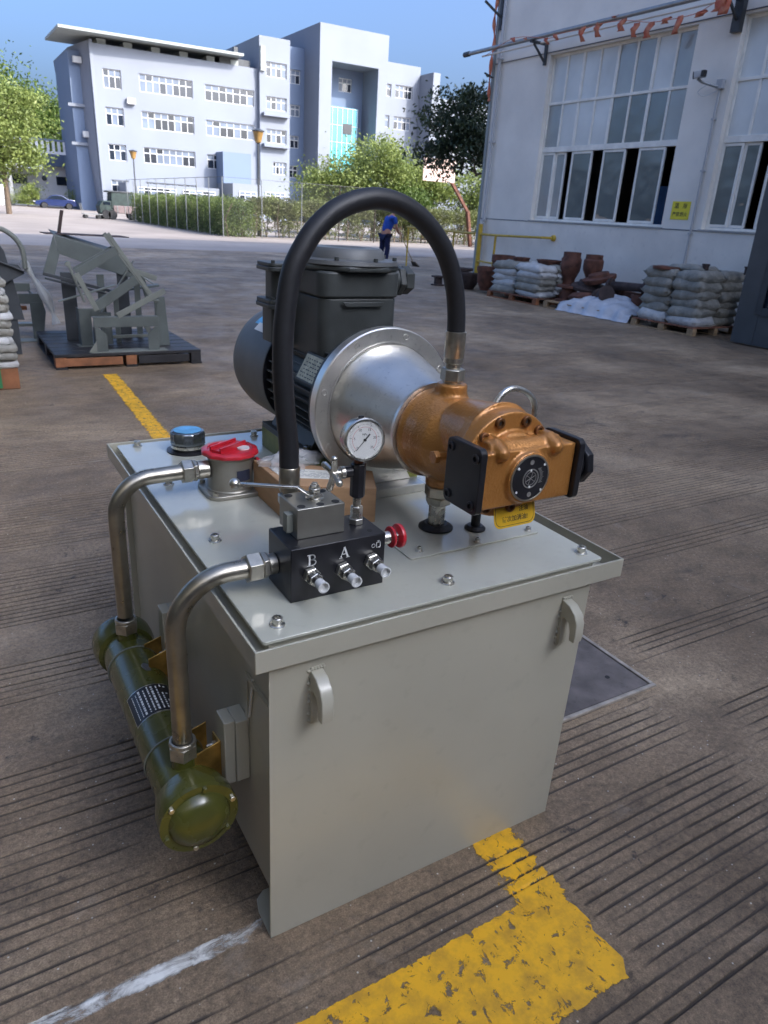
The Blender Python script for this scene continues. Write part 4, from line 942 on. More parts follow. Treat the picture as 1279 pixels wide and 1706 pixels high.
MB().prism([bil(u, v) for u, v in ((0, 0), (1, 0), (1, .48), (0, .48))], (0, 0, .0018)).build('flap', CARD, B0, bev=.0006)
MB().prism([bil(u, v) for u, v in ((0, .495), (1, .495), (1, 1), (0, 1))], (0, 0, .0016)).build('flap', CARD, B0, bev=.0006)
pl = [bil(u, v) + V((0, 0, .0021)) for u, v in ((.08, .30), (.62, .36), (.60, .78), (.06, .70))]
MB().prism(pl, (0, 0, .0005)).build('packing_label', PAPER, B0)
mb = MB()
for rrow in range(8):
    u = .10
    while u < .9:
        du = rn.uniform(.03, .14)
        if rn.random() < .75:
            def q_(a, b_): return lerp(lerp(pl[0], pl[1], a), lerp(pl[3], pl[2], a), b_) + V((0, 0, .0007))
            v_ = .12 + rrow * .1
            mb.add([q_(u, v_), q_(u + du, v_), q_(u + du, v_ + .035), q_(u, v_ + .035)], [(0, 1, 2, 3)])
        u += du + .03
mb.build('label_print', mat('faint_print', (0.22, 0.22, 0.21), .7, var=.1, vs=30), B0, smooth=None)
rngn = np.random.default_rng(4)
N1, N2 = 26, 20; vs = []; fs = []
for j in range(N2 + 1):
    for i in range(N1):
        t = 2 * PI * i / N1; ph = PI / 2 * j / N2
        r = math.cos(ph) * (1 + .25 * math.sin(3 * t + 1) + .13 * math.sin(7 * t + ph * 5) + rngn.normal() * .03)
        vs.append((.745 + .085 * r * math.cos(t), 1.70 + .05 * r * math.sin(t), ZT + .0965 + .034 * math.sin(ph) * (1 + .25 * math.sin(4 * t + 2) + rngn.normal() * .05)))
for j in range(N2):
    for i in range(N1): fs.append((j * N1 + i, j * N1 + (i + 1) % N1, (j + 1) * N1 + (i + 1) % N1, (j + 1) * N1 + i))
bg_ = MB().add(vs, fs).build('plastic_bag', BAGP, None, smooth=180); tag(bg_, 'crumpled clear plastic bag lying on the cardboard carton behind the hose', 'plastic bag')

# ================================================================ WORKSHOP BUILDING ON THE RIGHT
XW = 11.8
def holewall(mb, P, u0, u1, w0, w1, holes, dep):
    us = sorted(set([u0, u1] + [h[0] for h in holes] + [h[1] for h in holes])); ws = sorted(set([w0, w1] + [h[2] for h in holes] + [h[3] for h in holes]))
    for a, b in zip(us, us[1:]):
        for c, d in zip(ws, ws[1:]):
            mu, mw = (a + b) / 2, (c + d) / 2
            if any(h[0] < mu < h[1] and h[2] < mw < h[3] for h in holes): continue
            mb.quad(P(a, c, 0), P(b, c, 0), P(b, d, 0), P(a, d, 0))
    for a, b, c, d in holes:
        mb.quad(P(a, c, 0), P(b, c, 0), P(b, c, dep), P(a, c, dep)); mb.quad(P(a, d, 0), P(b, d, 0), P(b, d, dep), P(a, d, dep))
        mb.quad(P(a, c, 0), P(a, d, 0), P(a, d, dep), P(a, c, dep)); mb.quad(P(b, c, 0), P(b, d, 0), P(b, d, dep), P(b, c, dep))
W_ = thing('workshop_building', (XW, 5, 0), 'long grey blue painted workshop building with tall cream framed windows along the right side', 'building')
HT = 14.0; YE = 15.5; ZB, ZC = 1.57, 4.80
wins = [(9.90, 13.60), (5.35, 9.02), (0.8, 4.5), (-3.7, 0.0), (-8.2, -4.5), (-12.7, -9.0)]
mb = MB()
holewall(mb, lambda u, w_, d: (XW + d, u, w_), -28, YE, 1.54, HT, [(a, b, ZB, ZC) for a, b in wins], 0.22)
mb.quad((XW, YE, 1.54), (40, YE, 1.54), (40, YE, HT), (XW, YE, HT)); mb.quad((XW, -28, 0), (40, -28, 0), (40, -28, HT), (XW, -28, HT)); mb.quad((40, -28, 0), (40, YE, 0), (40, YE, HT), (40, -28, HT))
mb.build('wall', WALLP, W_, smooth=None)
mb = MB(); mb.box(XW - .012, -28, 0.0, XW + 0.2, YE + .012, 1.535); mb.box(XW + .2003, YE - .2, 0, 40, YE + .012, 1.535); mb.build('plinth', WALLB, W_, smooth=None)
mb = MB(); mb.box(XW - .3, -28.3, HT, 40.3, YE + .3, HT + .25); mb.build('roof', OFFG, W_, smooth=None)
mb = MB(); mb.box(XW - .016, -28, 4.835, XW - .0005, YE, 4.850); mb.box(XW - .016, -28, 6.6, XW - .0005, YE, 6.615)
mb.box(XW - .018, -28, 1.536, XW - .0005, YE, 1.552); mb.each('joint_strip', mat('joint_dark', (0.10, 0.105, 0.12), .7, var=.1, vs=3), W_, smooth=None)
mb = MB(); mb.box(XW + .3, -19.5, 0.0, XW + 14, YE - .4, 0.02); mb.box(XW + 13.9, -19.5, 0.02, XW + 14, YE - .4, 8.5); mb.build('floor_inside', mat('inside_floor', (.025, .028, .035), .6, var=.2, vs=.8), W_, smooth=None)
mb = MB(); mb.box(XW + .24, YE - 6.2, 0.02, XW + .4, YE, ZB - .02); mb.box(XW + 2.2, 10.6, 0.02, XW + 3.4, 12.2, 2.2); mb.box(XW + 1.2, 10.9, 0.02, XW + 1.9, 11.4, 2.35); mb.each('machine', BLUEM, W_, smooth=None)
mb = MB(); mb.box(XW + 3, 6.0, 0.02, XW + 4, 8.2, 2.4); mb.bar((XW + 2.5, 5, 3.6), (XW + 2.5, 15, 3.6), .1, .2); mb.each('column', GALV, W_, smooth=None)
def pane(m, par, y0, y1, z0, z1, x, cache={}):
    o = MB().box(x, y0, z0, x + .006, y1, z1).build('pane', m, par, smooth=None); return o
def wwindow(y0, y1, detail=True, seed=1):
    rnw = random.Random(seed)
    fx_ = XW + .10
    mb = MB(); F = .05
    mb.box(fx_, y0 + .0005, ZB + .0005, fx_ + .06, y0 + F, ZC - .0005); mb.box(fx_, y1 - F, ZB + .0005, fx_ + .06, y1 - .0005, ZC - .0005)
    mb.box(fx_, y0 + F, ZC - F, fx_ + .06, y1 - F, ZC - .0006); mb.box(fx_, y0 + F, ZB + .0006, fx_ + .06, y1 - F, ZB + .045)
    mb.box(fx_ - .004, y0 + F, 3.865, fx_ + .06, y1 - F, 3.915); mb.box(fx_ - .006, y0 + F, 2.95, fx_ + .064, y1 - F, 3.055)
    wi = mb.build('window', CREAM, W_, smooth=None, bev=.004)
    n_ = 8; st = (y1 - y0) / n_
    mb = MB()
    for k in range(1, n_):
        y = y0 + k * st; wd = .022 if k % 2 else .034
        mb.box(fx_ + .004, y - wd, 3.9152, fx_ + .05, y + wd, ZC - F - .0002); mb.box(fx_ + .004, y - wd, 3.0552, fx_ + .05, y + wd, 3.8648)
    mb.each('mullion', CREAM, wi, smooth=None, bev=.003)
    for k in range(n_):
        a, b = y0 + k * st + .02, y0 + (k + 1) * st - .02
        # k counts from the near (low y) end
        far = (k >= 4)
        m1 = GLH if rnw.random() < (.9 if far else .55) else GLM
        m2 = (GLH if rnw.random() < .85 else GLM) if far else (GLW if rnw.random() < .75 else GLM)
        pane(m1, wi, a, b, 3.90, ZC - .04, fx_ + .024); pane(m2, wi, a, b, 3.04, 3.88, fx_ + .024)
    # sliding sashes in the lower band: (y0, y1) fractions from the near end; the gaps stand open
    for (a, b, xo) in [(.085, .255, .0), (.345, .505, .0), (.585, .745, .0), (.80, .885, .03), (.885, .995, .0)]:
        a = y0 + a * (y1 - y0); b = y0 + b * (y1 - y0); X_ = fx_ + .01 + xo; w2 = .045
        mb = MB(); mb.box(X_, a, ZB + .05, X_ + .035, a + w2, 2.945); mb.box(X_, b - w2, ZB + .05, X_ + .035, b, 2.945)
        mb.box(X_, a + w2, ZB + .05, X_ + .035, b - w2, ZB + .05 + w2); mb.box(X_, a + w2, 2.945 - w2, X_ + .035, b - w2, 2.945)
        sa = mb.build('sash', CREAM, wi, smooth=None, bev=.003)
        MB().box(X_ + .014, a + w2 - .004, ZB + .05 + w2 - .004, X_ + .02, b - w2 + .004, 2.945 - w2 + .004).build('pane', GLM if rnw.random() < .4 else GLW, wi, smooth=None)
    return wi
for k, (a, b) in enumerate(wins[:3]): wwindow(a, b, seed=k + 2)
for (a, b) in wins[3:]:
    mb = MB(); fx_ = XW + .1
    for yv in np.linspace(a, b - .05, 9): mb.box(fx_, yv, ZB, fx_ + .05, yv + .05, ZC)
    for zv in (ZB, 2.97, 3.87, ZC - .05): mb.box(fx_ + .002, a + .05, zv + .0007, fx_ + .052, b - .05, zv + .049)
    wi = mb.build('window', CREAM, W_, smooth=None); MB().box(fx_ + .02, a + .001, ZB + .001, fx_ + .028, b - .001, ZC - .001).build('pane', GLM, wi, smooth=None)
mb = MB(); mb.box(XW - .03, 9.86, ZB - .03, XW + .09, 13.64, ZB - .001); mb.box(XW - .03, 5.3, ZB - .03, XW + .09, 9.06, ZB - .001); mb.each('sill', GALV, W_, smooth=None)
mb = MB(); mb.box(XW - .035, YE - .05, 0, XW - .0005, YE + .03, HT); mb.build('corner_strip', OFFG, W_, smooth=None)
# drain pipe at the corner
dp = MB().tube([(XW - .07, YE - .28, .1), (XW - .07, YE - .28, 9)], .035, 10); dp.tube([(XW - .07, YE - .28, .1), (XW - .12, YE - .28, .02)], .035, 10)
for z in (1.5, 3.2, 4.9): dp.box(XW - .115, YE - .33, z, XW - .001, YE - .23, z + .03)
tag(dp.build('drain_pipe', FRW, None), 'thin white rainwater pipe down the left corner of the workshop wall', 'pipe')
# steam pipe on brackets
PX = 11.4
t = thing('wall_pipe', (PX, 12, 5.06), 'pale horizontal pipe carried on black brackets high on the workshop wall', 'pipe')
MB().tube([(PX, 15.95, 5.06), (PX, 2, 5.07)], .042, 14).build('pipe', GALV, t)
MB().cyl((PX, 15.96, 5.06), (PX, 16.16, 5.06), .055, n=14).build('pipe_end', DARKM, t)
MB().tube([(PX + .18, 15.7, 5.0), (PX + .18, 2, 5.0)], .02, 8).build('thin_pipe', WALLB, t)
for y in (13.72, 9.10, 4.5):
    mb = MB(); mb.bar((XW - .001, y, 5.0), (PX - .08, y, 5.0), .05, .05); mb.bar((XW - .03, y, 4.62), (XW - .03, y, 5.06), .055, .055); mb.bar((XW - .05, y, 4.68), (PX + .02, y, 4.97), .035, .035); mb.build('bracket', DARKM, t)
mb = MB(); mb.box(XW - .10, 9.02, 4.55, XW - .001, 9.18, 5.5); mb.build('post', DARKM, t)
t = thing('pipe_bracket', (XW, YE, 5.9), 'dark angle iron bracket at the top corner of the workshop', 'bracket')
mb = MB(); mb.bar((XW - .02, YE - .12, 5.5), (XW - .02, YE - .12, 6.4), .07, .07); mb.bar((XW - .06, YE - .12, 5.75), (XW - .5, YE - .1, 5.98), .04, .04); mb.bar((XW - .1, YE - .12, 4.55), (XW - .35, YE - .12, 4.62), .03, .03); mb.each('angle_iron', DARKM, t)
# bunting
t = thing('red_bunting', (PX, 12, 5.0), 'string of faded torn red pennants hanging below the pale wall pipe', 'bunting')
sp_ = [(PX - .04, 15.3, 4.93), (PX - .04, 14.3, 5.14), (PX - .04, 13.2, 4.98), (PX - .04, 12.9, 5.02), (PX - .04, 12.2, 5.0), (PX - .04, 11.8, 5.02), (PX - .04, 11.2, 4.98), (PX - .04, 10.6, 4.86), (PX - .04, 10.1, 4.83), (PX - .04, 9.6, 4.84), (PX - .04, 9.2, 4.95), (PX - .04, 8.4, 5.0)]
MB().tube(cr(sp_, 4), .006, 6).build('string', FLAGM, t)
rn = random.Random(11)
for (y, z, hh, ww) in [(14.35, 5.16, .10, .14), (13.95, 5.10, .06, .1), (13.25, 5.0, .12, .1), (12.98, 5.05, .14, .12), (12.25, 5.04, .25, .13), (11.84, 5.06, .25, .14), (11.25, 5.02, .20, .16), (10.92, 4.90, .22, .14), (10.6, 4.86, .23, .16), (10.25, 4.88, .09, .16), (9.98, 4.86, .26, .14), (9.55, 4.86, .08, .2), (9.20, 5.06, .26, .24), (9.10, 5.04, .30, .2), (11.45, 5.1, .05, .1)]:
    k = 5; vs = []
    for i in range(k + 1):
        for j in range(3):
            vs.append((PX - .045 + rn.uniform(-.02, .02) + .02 * math.sin(i * 1.5 + j), y + (j - 1) * ww / 2 * (1 - .25 * i / k * rn.random()) + .03 * math.sin(i * .9 + y), z - hh * i / k))
    fs = [(i * 3 + j, i * 3 + j + 1, i * 3 + j + 4, i * 3 + j + 3) for i in range(k) for j in range(2)]
    f_ = MB().add(vs, fs).build('pennant', FLAGM, t, smooth=180); f_.modifiers.new('solid', 'SOLIDIFY').thickness = .003
# red cloth wound round the corner
mb = MB(); mb.tube(cr([(XW - .05, YE + .03, 6.2), (XW - .09, YE + .05, 5.7), (XW - .05, YE + .02, 5.3), (XW - .1, YE, 4.9), (XW - .07, YE + .02, 4.3), (XW - .05, YE, 4.1)], 5), [.03 + .015 * math.sin(i * 1.3) for i in range(26)], 7)
tag(mb.build('red_rag', FLAGM, None), 'twisted faded red rag hanging down the left corner of the workshop', 'rag')
# security camera with conduit
t = thing('security_camera', (XW, 9.22, 3.8), 'white bullet security camera on an arm between the two workshop windows', 'camera')
mb = MB(); c1 = V((11.50, 9.47, 3.965)); d1 = V((-.55, .75, -.12)).normalized()
mb.bar(c1 - d1 * .12, c1 + d1 * .07, .105, .105); mb.build('housing', FRW, t, bev=.01)
mb = MB(); mb.bar(c1 + d1 * .0702, c1 + d1 * .085, .10, .10); mb.bar(V((11.46, 9.36, 3.965)), V((11.46, 9.30, 3.965)), .08, .09); mb.each('front_glass', INK, t, bev=.004)
mb = MB(); mb.tube([c1 + V((0, 0, -.06)), (11.56, 9.42, 3.86), (11.66, 9.25, 3.80), (XW - .06, 9.20, 3.79)], .022, 10); mb.build('arm', GALV, t)
mb = MB(); mb.box(XW - .085, 9.13, 3.76, XW - .001, 9.25, 3.90); mb.build('junction_box', FRW, t, bev=.005)
mb = MB(); mb.tube(cr([(11.6, 9.3, 3.83), (11.55, 9.45, 3.72), (11.6, 9.36, 3.65), (11.74, 9.20, 3.74)], 6), .006, 6); mb.build('cable', FRW, t)
mb = MB(); mb.tube([(XW - .03, 9.20, 3.76), (XW - .03, 9.20, .3)], .020, 10)
for z in (3.3, 2.5, 1.48, .9): mb.box(XW - .055, 9.165, z, XW - .0005, 9.235, z + .025)
mb.build('conduit', FRW, t)
# yellow notice
t = thing('wall_notice', (XW, 9.52, 1.87), 'square yellow notice with black characters on the pier beside the conduit', 'sign')
mb = MB(); mb.box(XW - .008, 9.33, 1.715, XW - .001, 9.725, 2.02); mb.build('notice_board', mat('notice_yellow', (.78, .66, .03), .45, var=.05, vs=5), t)
text('温   度', .10, (XW - .009, 9.53, 1.94), (0, -1, 0), (0, 0, 1), INK, t, 'notice_text', .0003, True)
text('严禁烟火', .082, (XW - .009, 9.53, 1.80), (0, -1, 0), (0, 0, 1), INK, t, 'notice_text', .0003, True)

# grey gate leaf at the right edge
t = thing('steel_gate_leaf', (10.22, 5.4, 0), 'dark grey steel gate leaf with glazed panel at the right edge of the view', 'gate')
mb = MB()
GY1, GY0, GH = 6.86, 3.6, 4.6
mb.box(10.18, GY1 - .36, .02, 10.28, GY1, GH); mb.box(10.18, GY0, .02, 10.28, GY0 + .36, GH); mb.box(10.181, GY0 + .3603, .02, 10.279, GY1 - .3603, .52); mb.box(10.181, GY0 + .3603, GH - .3, 10.279, GY1 - .3603, GH); mb.box(10.181, GY0 + .3603, 2.5, 10.279, GY1 - .3603, 2.7)
mb.build('frame', GATEM, t, bev=.006)
mb = MB(); mb.box(10.215, GY0 + .34, .5, 10.245, GY1 - .34, GH - .2); mb.build('pane', GLD, t, smooth=None)
mb = MB(); mb.box(10.16, GY1 - .40, .46, 10.1798, GY1 - .30, GH - .1); mb.box(10.16, GY0 + .3, .44, 10.1798, GY1 - .4003, .56); mb.build('glazing_bead', DARKM, t, bev=.004)
mb = MB(); mb.bar((10.28, 4.0, 3.8), (XW, 4.0, 3.8), .08, .08); mb.bar((10.28, 6.3, 4.45), (XW, 6.3, 4.45), .08, .08); mb.bar((10.28, 4.0, .6), (XW - .02, 4.0, .6), .08, .08); mb.each('hinge_arm', GATEM, t)

# ---------------------------------------------------------------- pallets, sacks, castings along the wall
def pallet(x0, x1, y0, y1, m, m2, lab, h=.13, rz=0):
    t = thing('wooden_pallet', ((x0 + x1) / 2, (y0 + y1) / 2, 0), lab, 'pallet', 'pallets along the workshop wall')
    ny = 8; wd = (y1 - y0) / ny
    for k in range(ny): MB().box(x0, y0 + k * wd + .008, h - .020, x1, y0 + (k + 1) * wd - .008 - .012 * ((k * 7) % 3), h).build('deck_board', m, t, bev=.002)
    for x in (x0, (x0 + x1) / 2 - .045, x1 - .09):
        for y in (y0, (y0 + y1) / 2 - .06, y1 - .12): MB().box(x + .002, y + .002, .0195, x + .09, y + .118, h - .0205).build('block', m2, t, bev=.003)
        MB().box(x, y0, 0.0005, x + .095, y1, .019).build('runner', m2, t, bev=.002)
    return t
pallet(10.13, 11.2, 11.20, 12.78, WOODR, WOODO, 'dark pallet under the sack stack nearest the workshop corner')
pallet(10.12, 11.2, 9.36, 10.98, WOOD, WOOD, 'pale new wooden pallet with a white sheet half over it')
pallet(10.06, 11.2, 7.44, 8.70, WOODR, WOOD, 'reddish pallet under the big sack stack beside the gate')
def sackmesh(lx, ly, lz, seed):
    rs = random.Random(seed); vs = []; fs = []; n1, n2 = 12, 8
    p = [rs.uniform(0, 6) for _ in range(6)]
    for j in range(n2 + 1):
        for i in range(n1 + 1):
            u = -1 + 2 * i / n1; v = -1 + 2 * j / n2
            e = (1 - abs(u) ** 5) * (1 - abs(v) ** 5)
            z = .5 * (e ** .2) * (1 + .10 * math.sin(3 * u + p[0]) * math.sin(4 * v + p[1]) + .06 * math.sin(9 * u + p[2]) * math.sin(8 * v + p[3]))
            wx = u * (1 + .035 * math.sin(3 * v + p[4])); wy = v * (1 + .04 * math.sin(4 * u + p[5]))
            vs.append((wx * lx / 2, wy * ly / 2, z * lz))
    n = len(vs)
    vs += [(x, y, -z * .85) for x, y, z in vs]
    for s_ in (0, n):
        for j in range(n2):
            for i in range(n1):
                q = [s_ + j * (n1 + 1) + i, s_ + j * (n1 + 1) + i + 1, s_ + (j + 1) * (n1 + 1) + i + 1, s_ + (j + 1) * (n1 + 1) + i]
                fs.append(q if not s_ else q[::-1])
    me = bpy.data.meshes.new('sack'); me.from_pydata(vs, [], fs)
    bm = bmesh.new(); bm.from_mesh(me); bmesh.ops.remove_doubles(bm, verts=bm.verts, dist=1e-5); bm.to_mesh(me); bm.free(); me.shade_smooth(); return me
SM = [sackmesh(.56, .82, .17, s_) for s_ in range(4)]
for mm in SM: mm.materials.append(SACKW)
SG = [m_.copy() for m_ in SM]
for mm in SG: mm.materials.clear(); mm.materials.append(SACKG)
def stack(xa, xb, ya, yb, z0, nl, lab, grp, mats_, lz=.155, sd=1):
    rs = random.Random(sd)
    nx_ = 2; ny_ = max(1, round((yb - ya) / .72)); sx = (xb - xa) / nx_; sy = (yb - ya) / ny_
    for l_ in range(nl):
        for i in range(nx_):
            for j in range(ny_):
                o = bpy.data.objects.new('sack', rs.choice(mats_)); COL.objects.link(o)
                o.location = (xa + (i + .5) * sx + rs.uniform(-.03, .03), ya + (j + .5) * sy + rs.uniform(-.02, .02), z0 + (l_ + .47) * lz)
                o.rotation_euler = (rs.uniform(-.06, .06), rs.uniform(-.07, .07), rs.uniform(-.12, .12))
                o.scale = (sx / .56 * 1.04, sy / .82 * 1.03, lz / .17 * 1.6); 
                tag(o, '%s, %s layer, %s row, %s' % (lab, ('bottom', 'second lowest', 'third', 'fourth', 'fifth', 'sixth')[l_] if l_ < nl - 1 else 'top', ('yard side', 'wall side')[i], ('gate end', 'corner end')[j] if ny_ < 3 else ('gate end', 'middle', 'corner end')[j]), 'sack', grp)
stack(10.18, 11.15, 11.22, 12.72, .13, 5, 'white sack in the small corner stack', 'white sacks stacked by the corner', SM + SG[:1], .118, 3)
stack(10.12, 11.15, 7.47, 8.66, .13, 6, 'beige sack in the tall gate stack', 'beige sacks stacked by the gate', SG + SM[:1], .133, 5)
stack(10.9, 11.5, 6.0, 7.2, .0, 5, 'sack in the stack behind the gate leaf', 'sacks behind the gate leaf', SM, .16, 9)
o = bpy.data.objects.new('sack', SG[2]); COL.objects.link(o); o.location = (10.55, 8.05, .97); o.scale = (.9, .8, .7); tag(o, 'flat sack lying on top of the big beige stack', 'sack')
for (x, y, lab) in ((10.45, 7.75, 'small dark rusty pipe stub standing on the big beige sack stack, nearer the gate'), (10.95, 7.35, 'small dark rusty pipe stub on the sack stack at its gate side edge')):
    mb = MB(); mb.lathe((x, y, .94), (0, 0, 1), [(.05, 0), (.05, .10), (.062, .105), (.062, .125), (.03, .125), (.03, .02)], 14); tag(mb.build('pipe_stub', RUSTD, None), lab, 'pipe fitting')
MB_ = MB(); MB_.prism([(10.35 + .30 * math.cos(a), 8.35 + .24 * math.sin(a), .935) for a in [2 * PI * i / 16 for i in range(16)]], (0, 0, .045)); tag(MB_.build('rusty_plate', RUST, None, bev=.006), 'dark red rusty round plate lying on the big beige sack stack', 'metal plate')
# castings
def casting(x, y, z, r, h, kind, lab, m=RUST):
    mb = MB(); x, y, z = x, y, z
    if kind == 'bell': pr = [(r * .85, 0), (r * .85, h * .10), (r * .62, h * .16), (r * .60, h * .45), (r * .95, h * .62), (r, h * .70), (r, h * .86), (r * .86, h * .90), (r * .86, h), (r * .62, h), (r * .55, h * .5)]
    elif kind == 'flange': pr = [(r, 0), (r, h * .12), (r * .6, h * .16), (r * .58, h * .80), (r, h * .86), (r, h), (r * .45, h), (r * .42, h * .3)]
    elif kind == 'pot': pr = [(r * .6, 0), (r * .66, h * .08), (r * .95, h * .35), (r, h * .8), (r * 1.08, h * .82), (r * 1.08, h), (r * .85, h), (r * .8, h * .3)]
    else: pr = [(r, 0), (r, h * .5), (r * .5, h * .55), (r * .45, h), (r * .3, h), (r * .3, h * .3)]
    mb.lathe((x, y, z), (0, 0, 1), pr, 22, random.random())
    return tag(mb.build('casting', m, None, smooth=40), lab, 'casting', 'rusty castings along the wall')
castspec = [
    (10.90, 11.17, 0.10, .20, .92, 'bell', 'tall brown rusty bell ended pipe casting, the taller standing one on the left', RUST),
    (10.95, 10.62, 0.25, .19, .76, 'bell', 'brown rusty bell ended pipe casting standing right of the tallest one', RUST),
    (10.62, 12.35, .71, .17, .12, 'pot', 'round rusty bowl casting on top of the white sacks, left one', RUST),
    (10.80, 11.70, .71, .24, .12, 'pot', 'wide rusty flanged casting on top of the white sacks, right one', RUST),
    (10.5, 13.3, .06, .22, .50, 'pot', 'dark red casting left of the white sack stack, front', RUST),
    (10.95, 13.35, .06, .24, .75, 'pot', 'dark rusty pot shaped casting behind the front one left of the sacks', RUST),
    (10.6, 14.1, .0, .22, .36, 'pot', 'low dark casting second from the yellow post', RUSTD),
    (10.9, 14.75, .0, .24, .42, 'flange', 'dark flanged casting beside the yellow post', RUSTD),
    (10.3, 14.9, .0, .17, .22, 'flange', 'small dark flange casting in front of the yellow post', RUSTD),
    (11.15, 11.75, .0, .2, .75, 'flange', 'rusty flanged pipe standing behind the white sack stack', RUST),
    (10.95, 9.95, .13, .17, .32, 'flange', 'stubby dark flanged casting under the flat plates', RUSTD),
    (10.75, 9.15, .13, .17, .30, 'pot', 'round reddish casting at the right end of the pale pallet', RUST),
    (11.1, 8.98, .13, .2, .40, 'pot', 'rusty casting close to the wall between the pale and reddish pallets', RUST),
    (10.55, 10.75, .13, .26, .30, 'flange', 'wide rusty flange at the left end of the pale pallet', RUST)]
for (x, y, z, r, h, k, lab, m_) in castspec: casting(x, y, z, r, h, k, lab, m_)
def tilt(pr, c, ax, m_, lab, nm='casting'):
    mb = MB(); mb.lathe(c, ax, pr, 24); return tag(mb.build(nm, m_, None, smooth=40), lab, 'casting', 'rusty castings along the wall')
tilt([(.30, 0), (.32, .03), (.32, .08), (.2, .10), (.19, .15), (.1, .16)], (10.85, 10.30, .55), (-.25, .1, 1), RUST, 'large tilted rusty disc casting on top of the heap')
tilt([(.34, 0), (.34, .05), (.22, .07), (.2, .14)], (10.75, 10.45, .40), (-.1, -.15, 1), RUSTD, 'broad dark disc casting in the middle of the heap')
tilt([(.32, 0), (.34, .04), (.25, .12), (.12, .14)], (10.60, 10.35, .20), (.1, .1, 1), RUST, 'lowest broad rusty disc of the heap')
tilt([(.12, 0), (.12, .05), (.075, .06), (.075, .75), (.12, .76), (.12, .8)], (10.75, 9.95, .52), (.12, -1, .03), RUSTD, 'long rusty flanged pipe lying across the heap towards the gate')
tilt([(.13, 0), (.13, .05), (.09, .06), (.09, .7), (.13, .71), (.13, .76)], (10.95, 9.75, .36), (-.05, -1, -.02), RUST, 'second rusty flanged pipe lying under the first one')
tilt([(.16, 0), (.16, .04), (.1, .05), (.09, .3), (.15, .31), (.15, .35)], (10.55, 9.95, .30), (-.3, -.6, .2), RUSTD, 'short dark elbow like casting leaning at the front of the heap')
# white sheet hanging over the pale pallet
vs = []; fs = []; na, nb = 24, 30
for j in range(nb + 1):
    for i in range(na + 1):
        u = i / na; v = j / nb
        y = 10.55 - v * 1.75; x = 10.75 - u * .72
        z = .14 + .24 * math.sin(PI * min(1, v * 1.05)) ** .6 * (1 - .9 * u ** 1.8) + .022 * math.sin(v * 42 + u * 3) * (.3 + u) + .01 * math.sin(u * 20 + v * 9)
        if x < 10.13: z -= (10.13 - x) * 2.6
        vs.append((x - .03 * math.sin(v * 30), y, max(.012, z)))
for j in range(nb):
    for i in range(na): fs.append((j * (na + 1) + i, j * (na + 1) + i + 1, (j + 1) * (na + 1) + i + 1, (j + 1) * (na + 1) + i))
sh = MB().add(vs, fs).build('plastic_sheet', mat('white_plastic_sheet', (.50, .52, .56), .35, var=.1, vs=6, bump=.3, bs=20), None, smooth=180)
sh.modifiers.new('solid', 'SOLIDIFY').thickness = .004
tag(sh, 'bundled white plastic sheet with ribbed folds draped over the pale pallet', 'plastic sheet')

# yellow barrier rail at the workshop corner
t = thing('yellow_rail', (11.5, 15.3, 0), 'yellow pipe barrier with a thick post at the workshop corner', 'barrier')
MB().cyl((11.66, 15.22, 0), (11.66, 15.22, 1.42), .055, n=14).build('post', YPOST, t)
MB().tube([(XW, 12.72, 1.225), (11.52, 12.80, 1.225), (11.52, 14.4, 1.19), (11.66, 15.2, 1.185)], .028, 10).build('rail', YPOST, t)
MB().tube([(11.50, 14.40, 0), (11.50, 14.40, 1.19)], .028, 10).build('post', YPOST, t)
MB().tube([(11.50, 14.40, .56), (11.64, 15.2, .56)], .022, 10).build('rail', YPOST, t)
MB().lathe((XW - .013, 12.72, 1.225), (-1, 0, 0), [(.07, 0), (.06, .05), (.05, .06)], 14).build('wall_flange', YPOST, t)
t = thing('yellow_rail', (12.0, 18.0, 0), 'low yellow pipe barrier running out from the workshop corner towards the hedge', 'barrier')
MB().tube([(11.78, 15.60, 1.185), (12.0, 17.4, 1.185), (12.12, 19.34, 1.19)], .028, 10).build('rail', YPOST, t)
for (x, y) in ((11.93, 16.7), (12.10, 19.25)): MB().tube([(x, y, 0), (x, y, 1.18)], .024, 8).build('post', YPOST, t)

# ---------------------------------------------------------------- left: oily pallet with steel frames
t = thing('black_pallet', (1.45, 7.8, 0), 'oil blackened wooden pallet under the welded grey steel frames', 'pallet')
for k in range(7): MB().box(.80, 7.215 + k * .20, .112, 2.16, 7.215 + k * .20 + .188 - .006 * (k % 3), .140).build('deck_board', WOODK, t, bev=.003)
for x in (.80, 1.43, 2.06):
    for y in (7.22, 7.85, 8.46): MB().box(x + .002, y, .0215, x + .10, y + .12, .1115).build('block', WOODO if y < 7.5 and x < 2 else WOODK, t, bev=.003)
    MB().box(x, 7.212, .0005, x + .105, 8.60, .021).build('runner', WOODK, t)
MB().box(.87, 7.2135, .028, 1.40, 7.219, .104).build('side_board', WOODO, t, bev=.002); MB().box(1.55, 7.2135, .028, 2.04, 7.219, .104).build('side_board', WOODK, t, bev=.002)
def plate3(mb, pts, n_, th):                      # thick plate from coplanar points
    mb.prism(pts, V(n_).normalized() * th); return mb
def frameset(name, lab, parts, loc):
    t = thing(name, loc, lab, 'steel trestle', 'welded steel trestles')
    for nm, mb, m_ in parts: mb.each(nm, m_, t, smooth=None, bev=.002)
    return t
Z0 = .1405
mb1 = MB(); mb1.box(1.17, 7.26, .37, 1.77, 7.268, .465); mb1.box(1.17, 7.2682, .457, 1.77, 7.34, .465)
mb2 = MB()
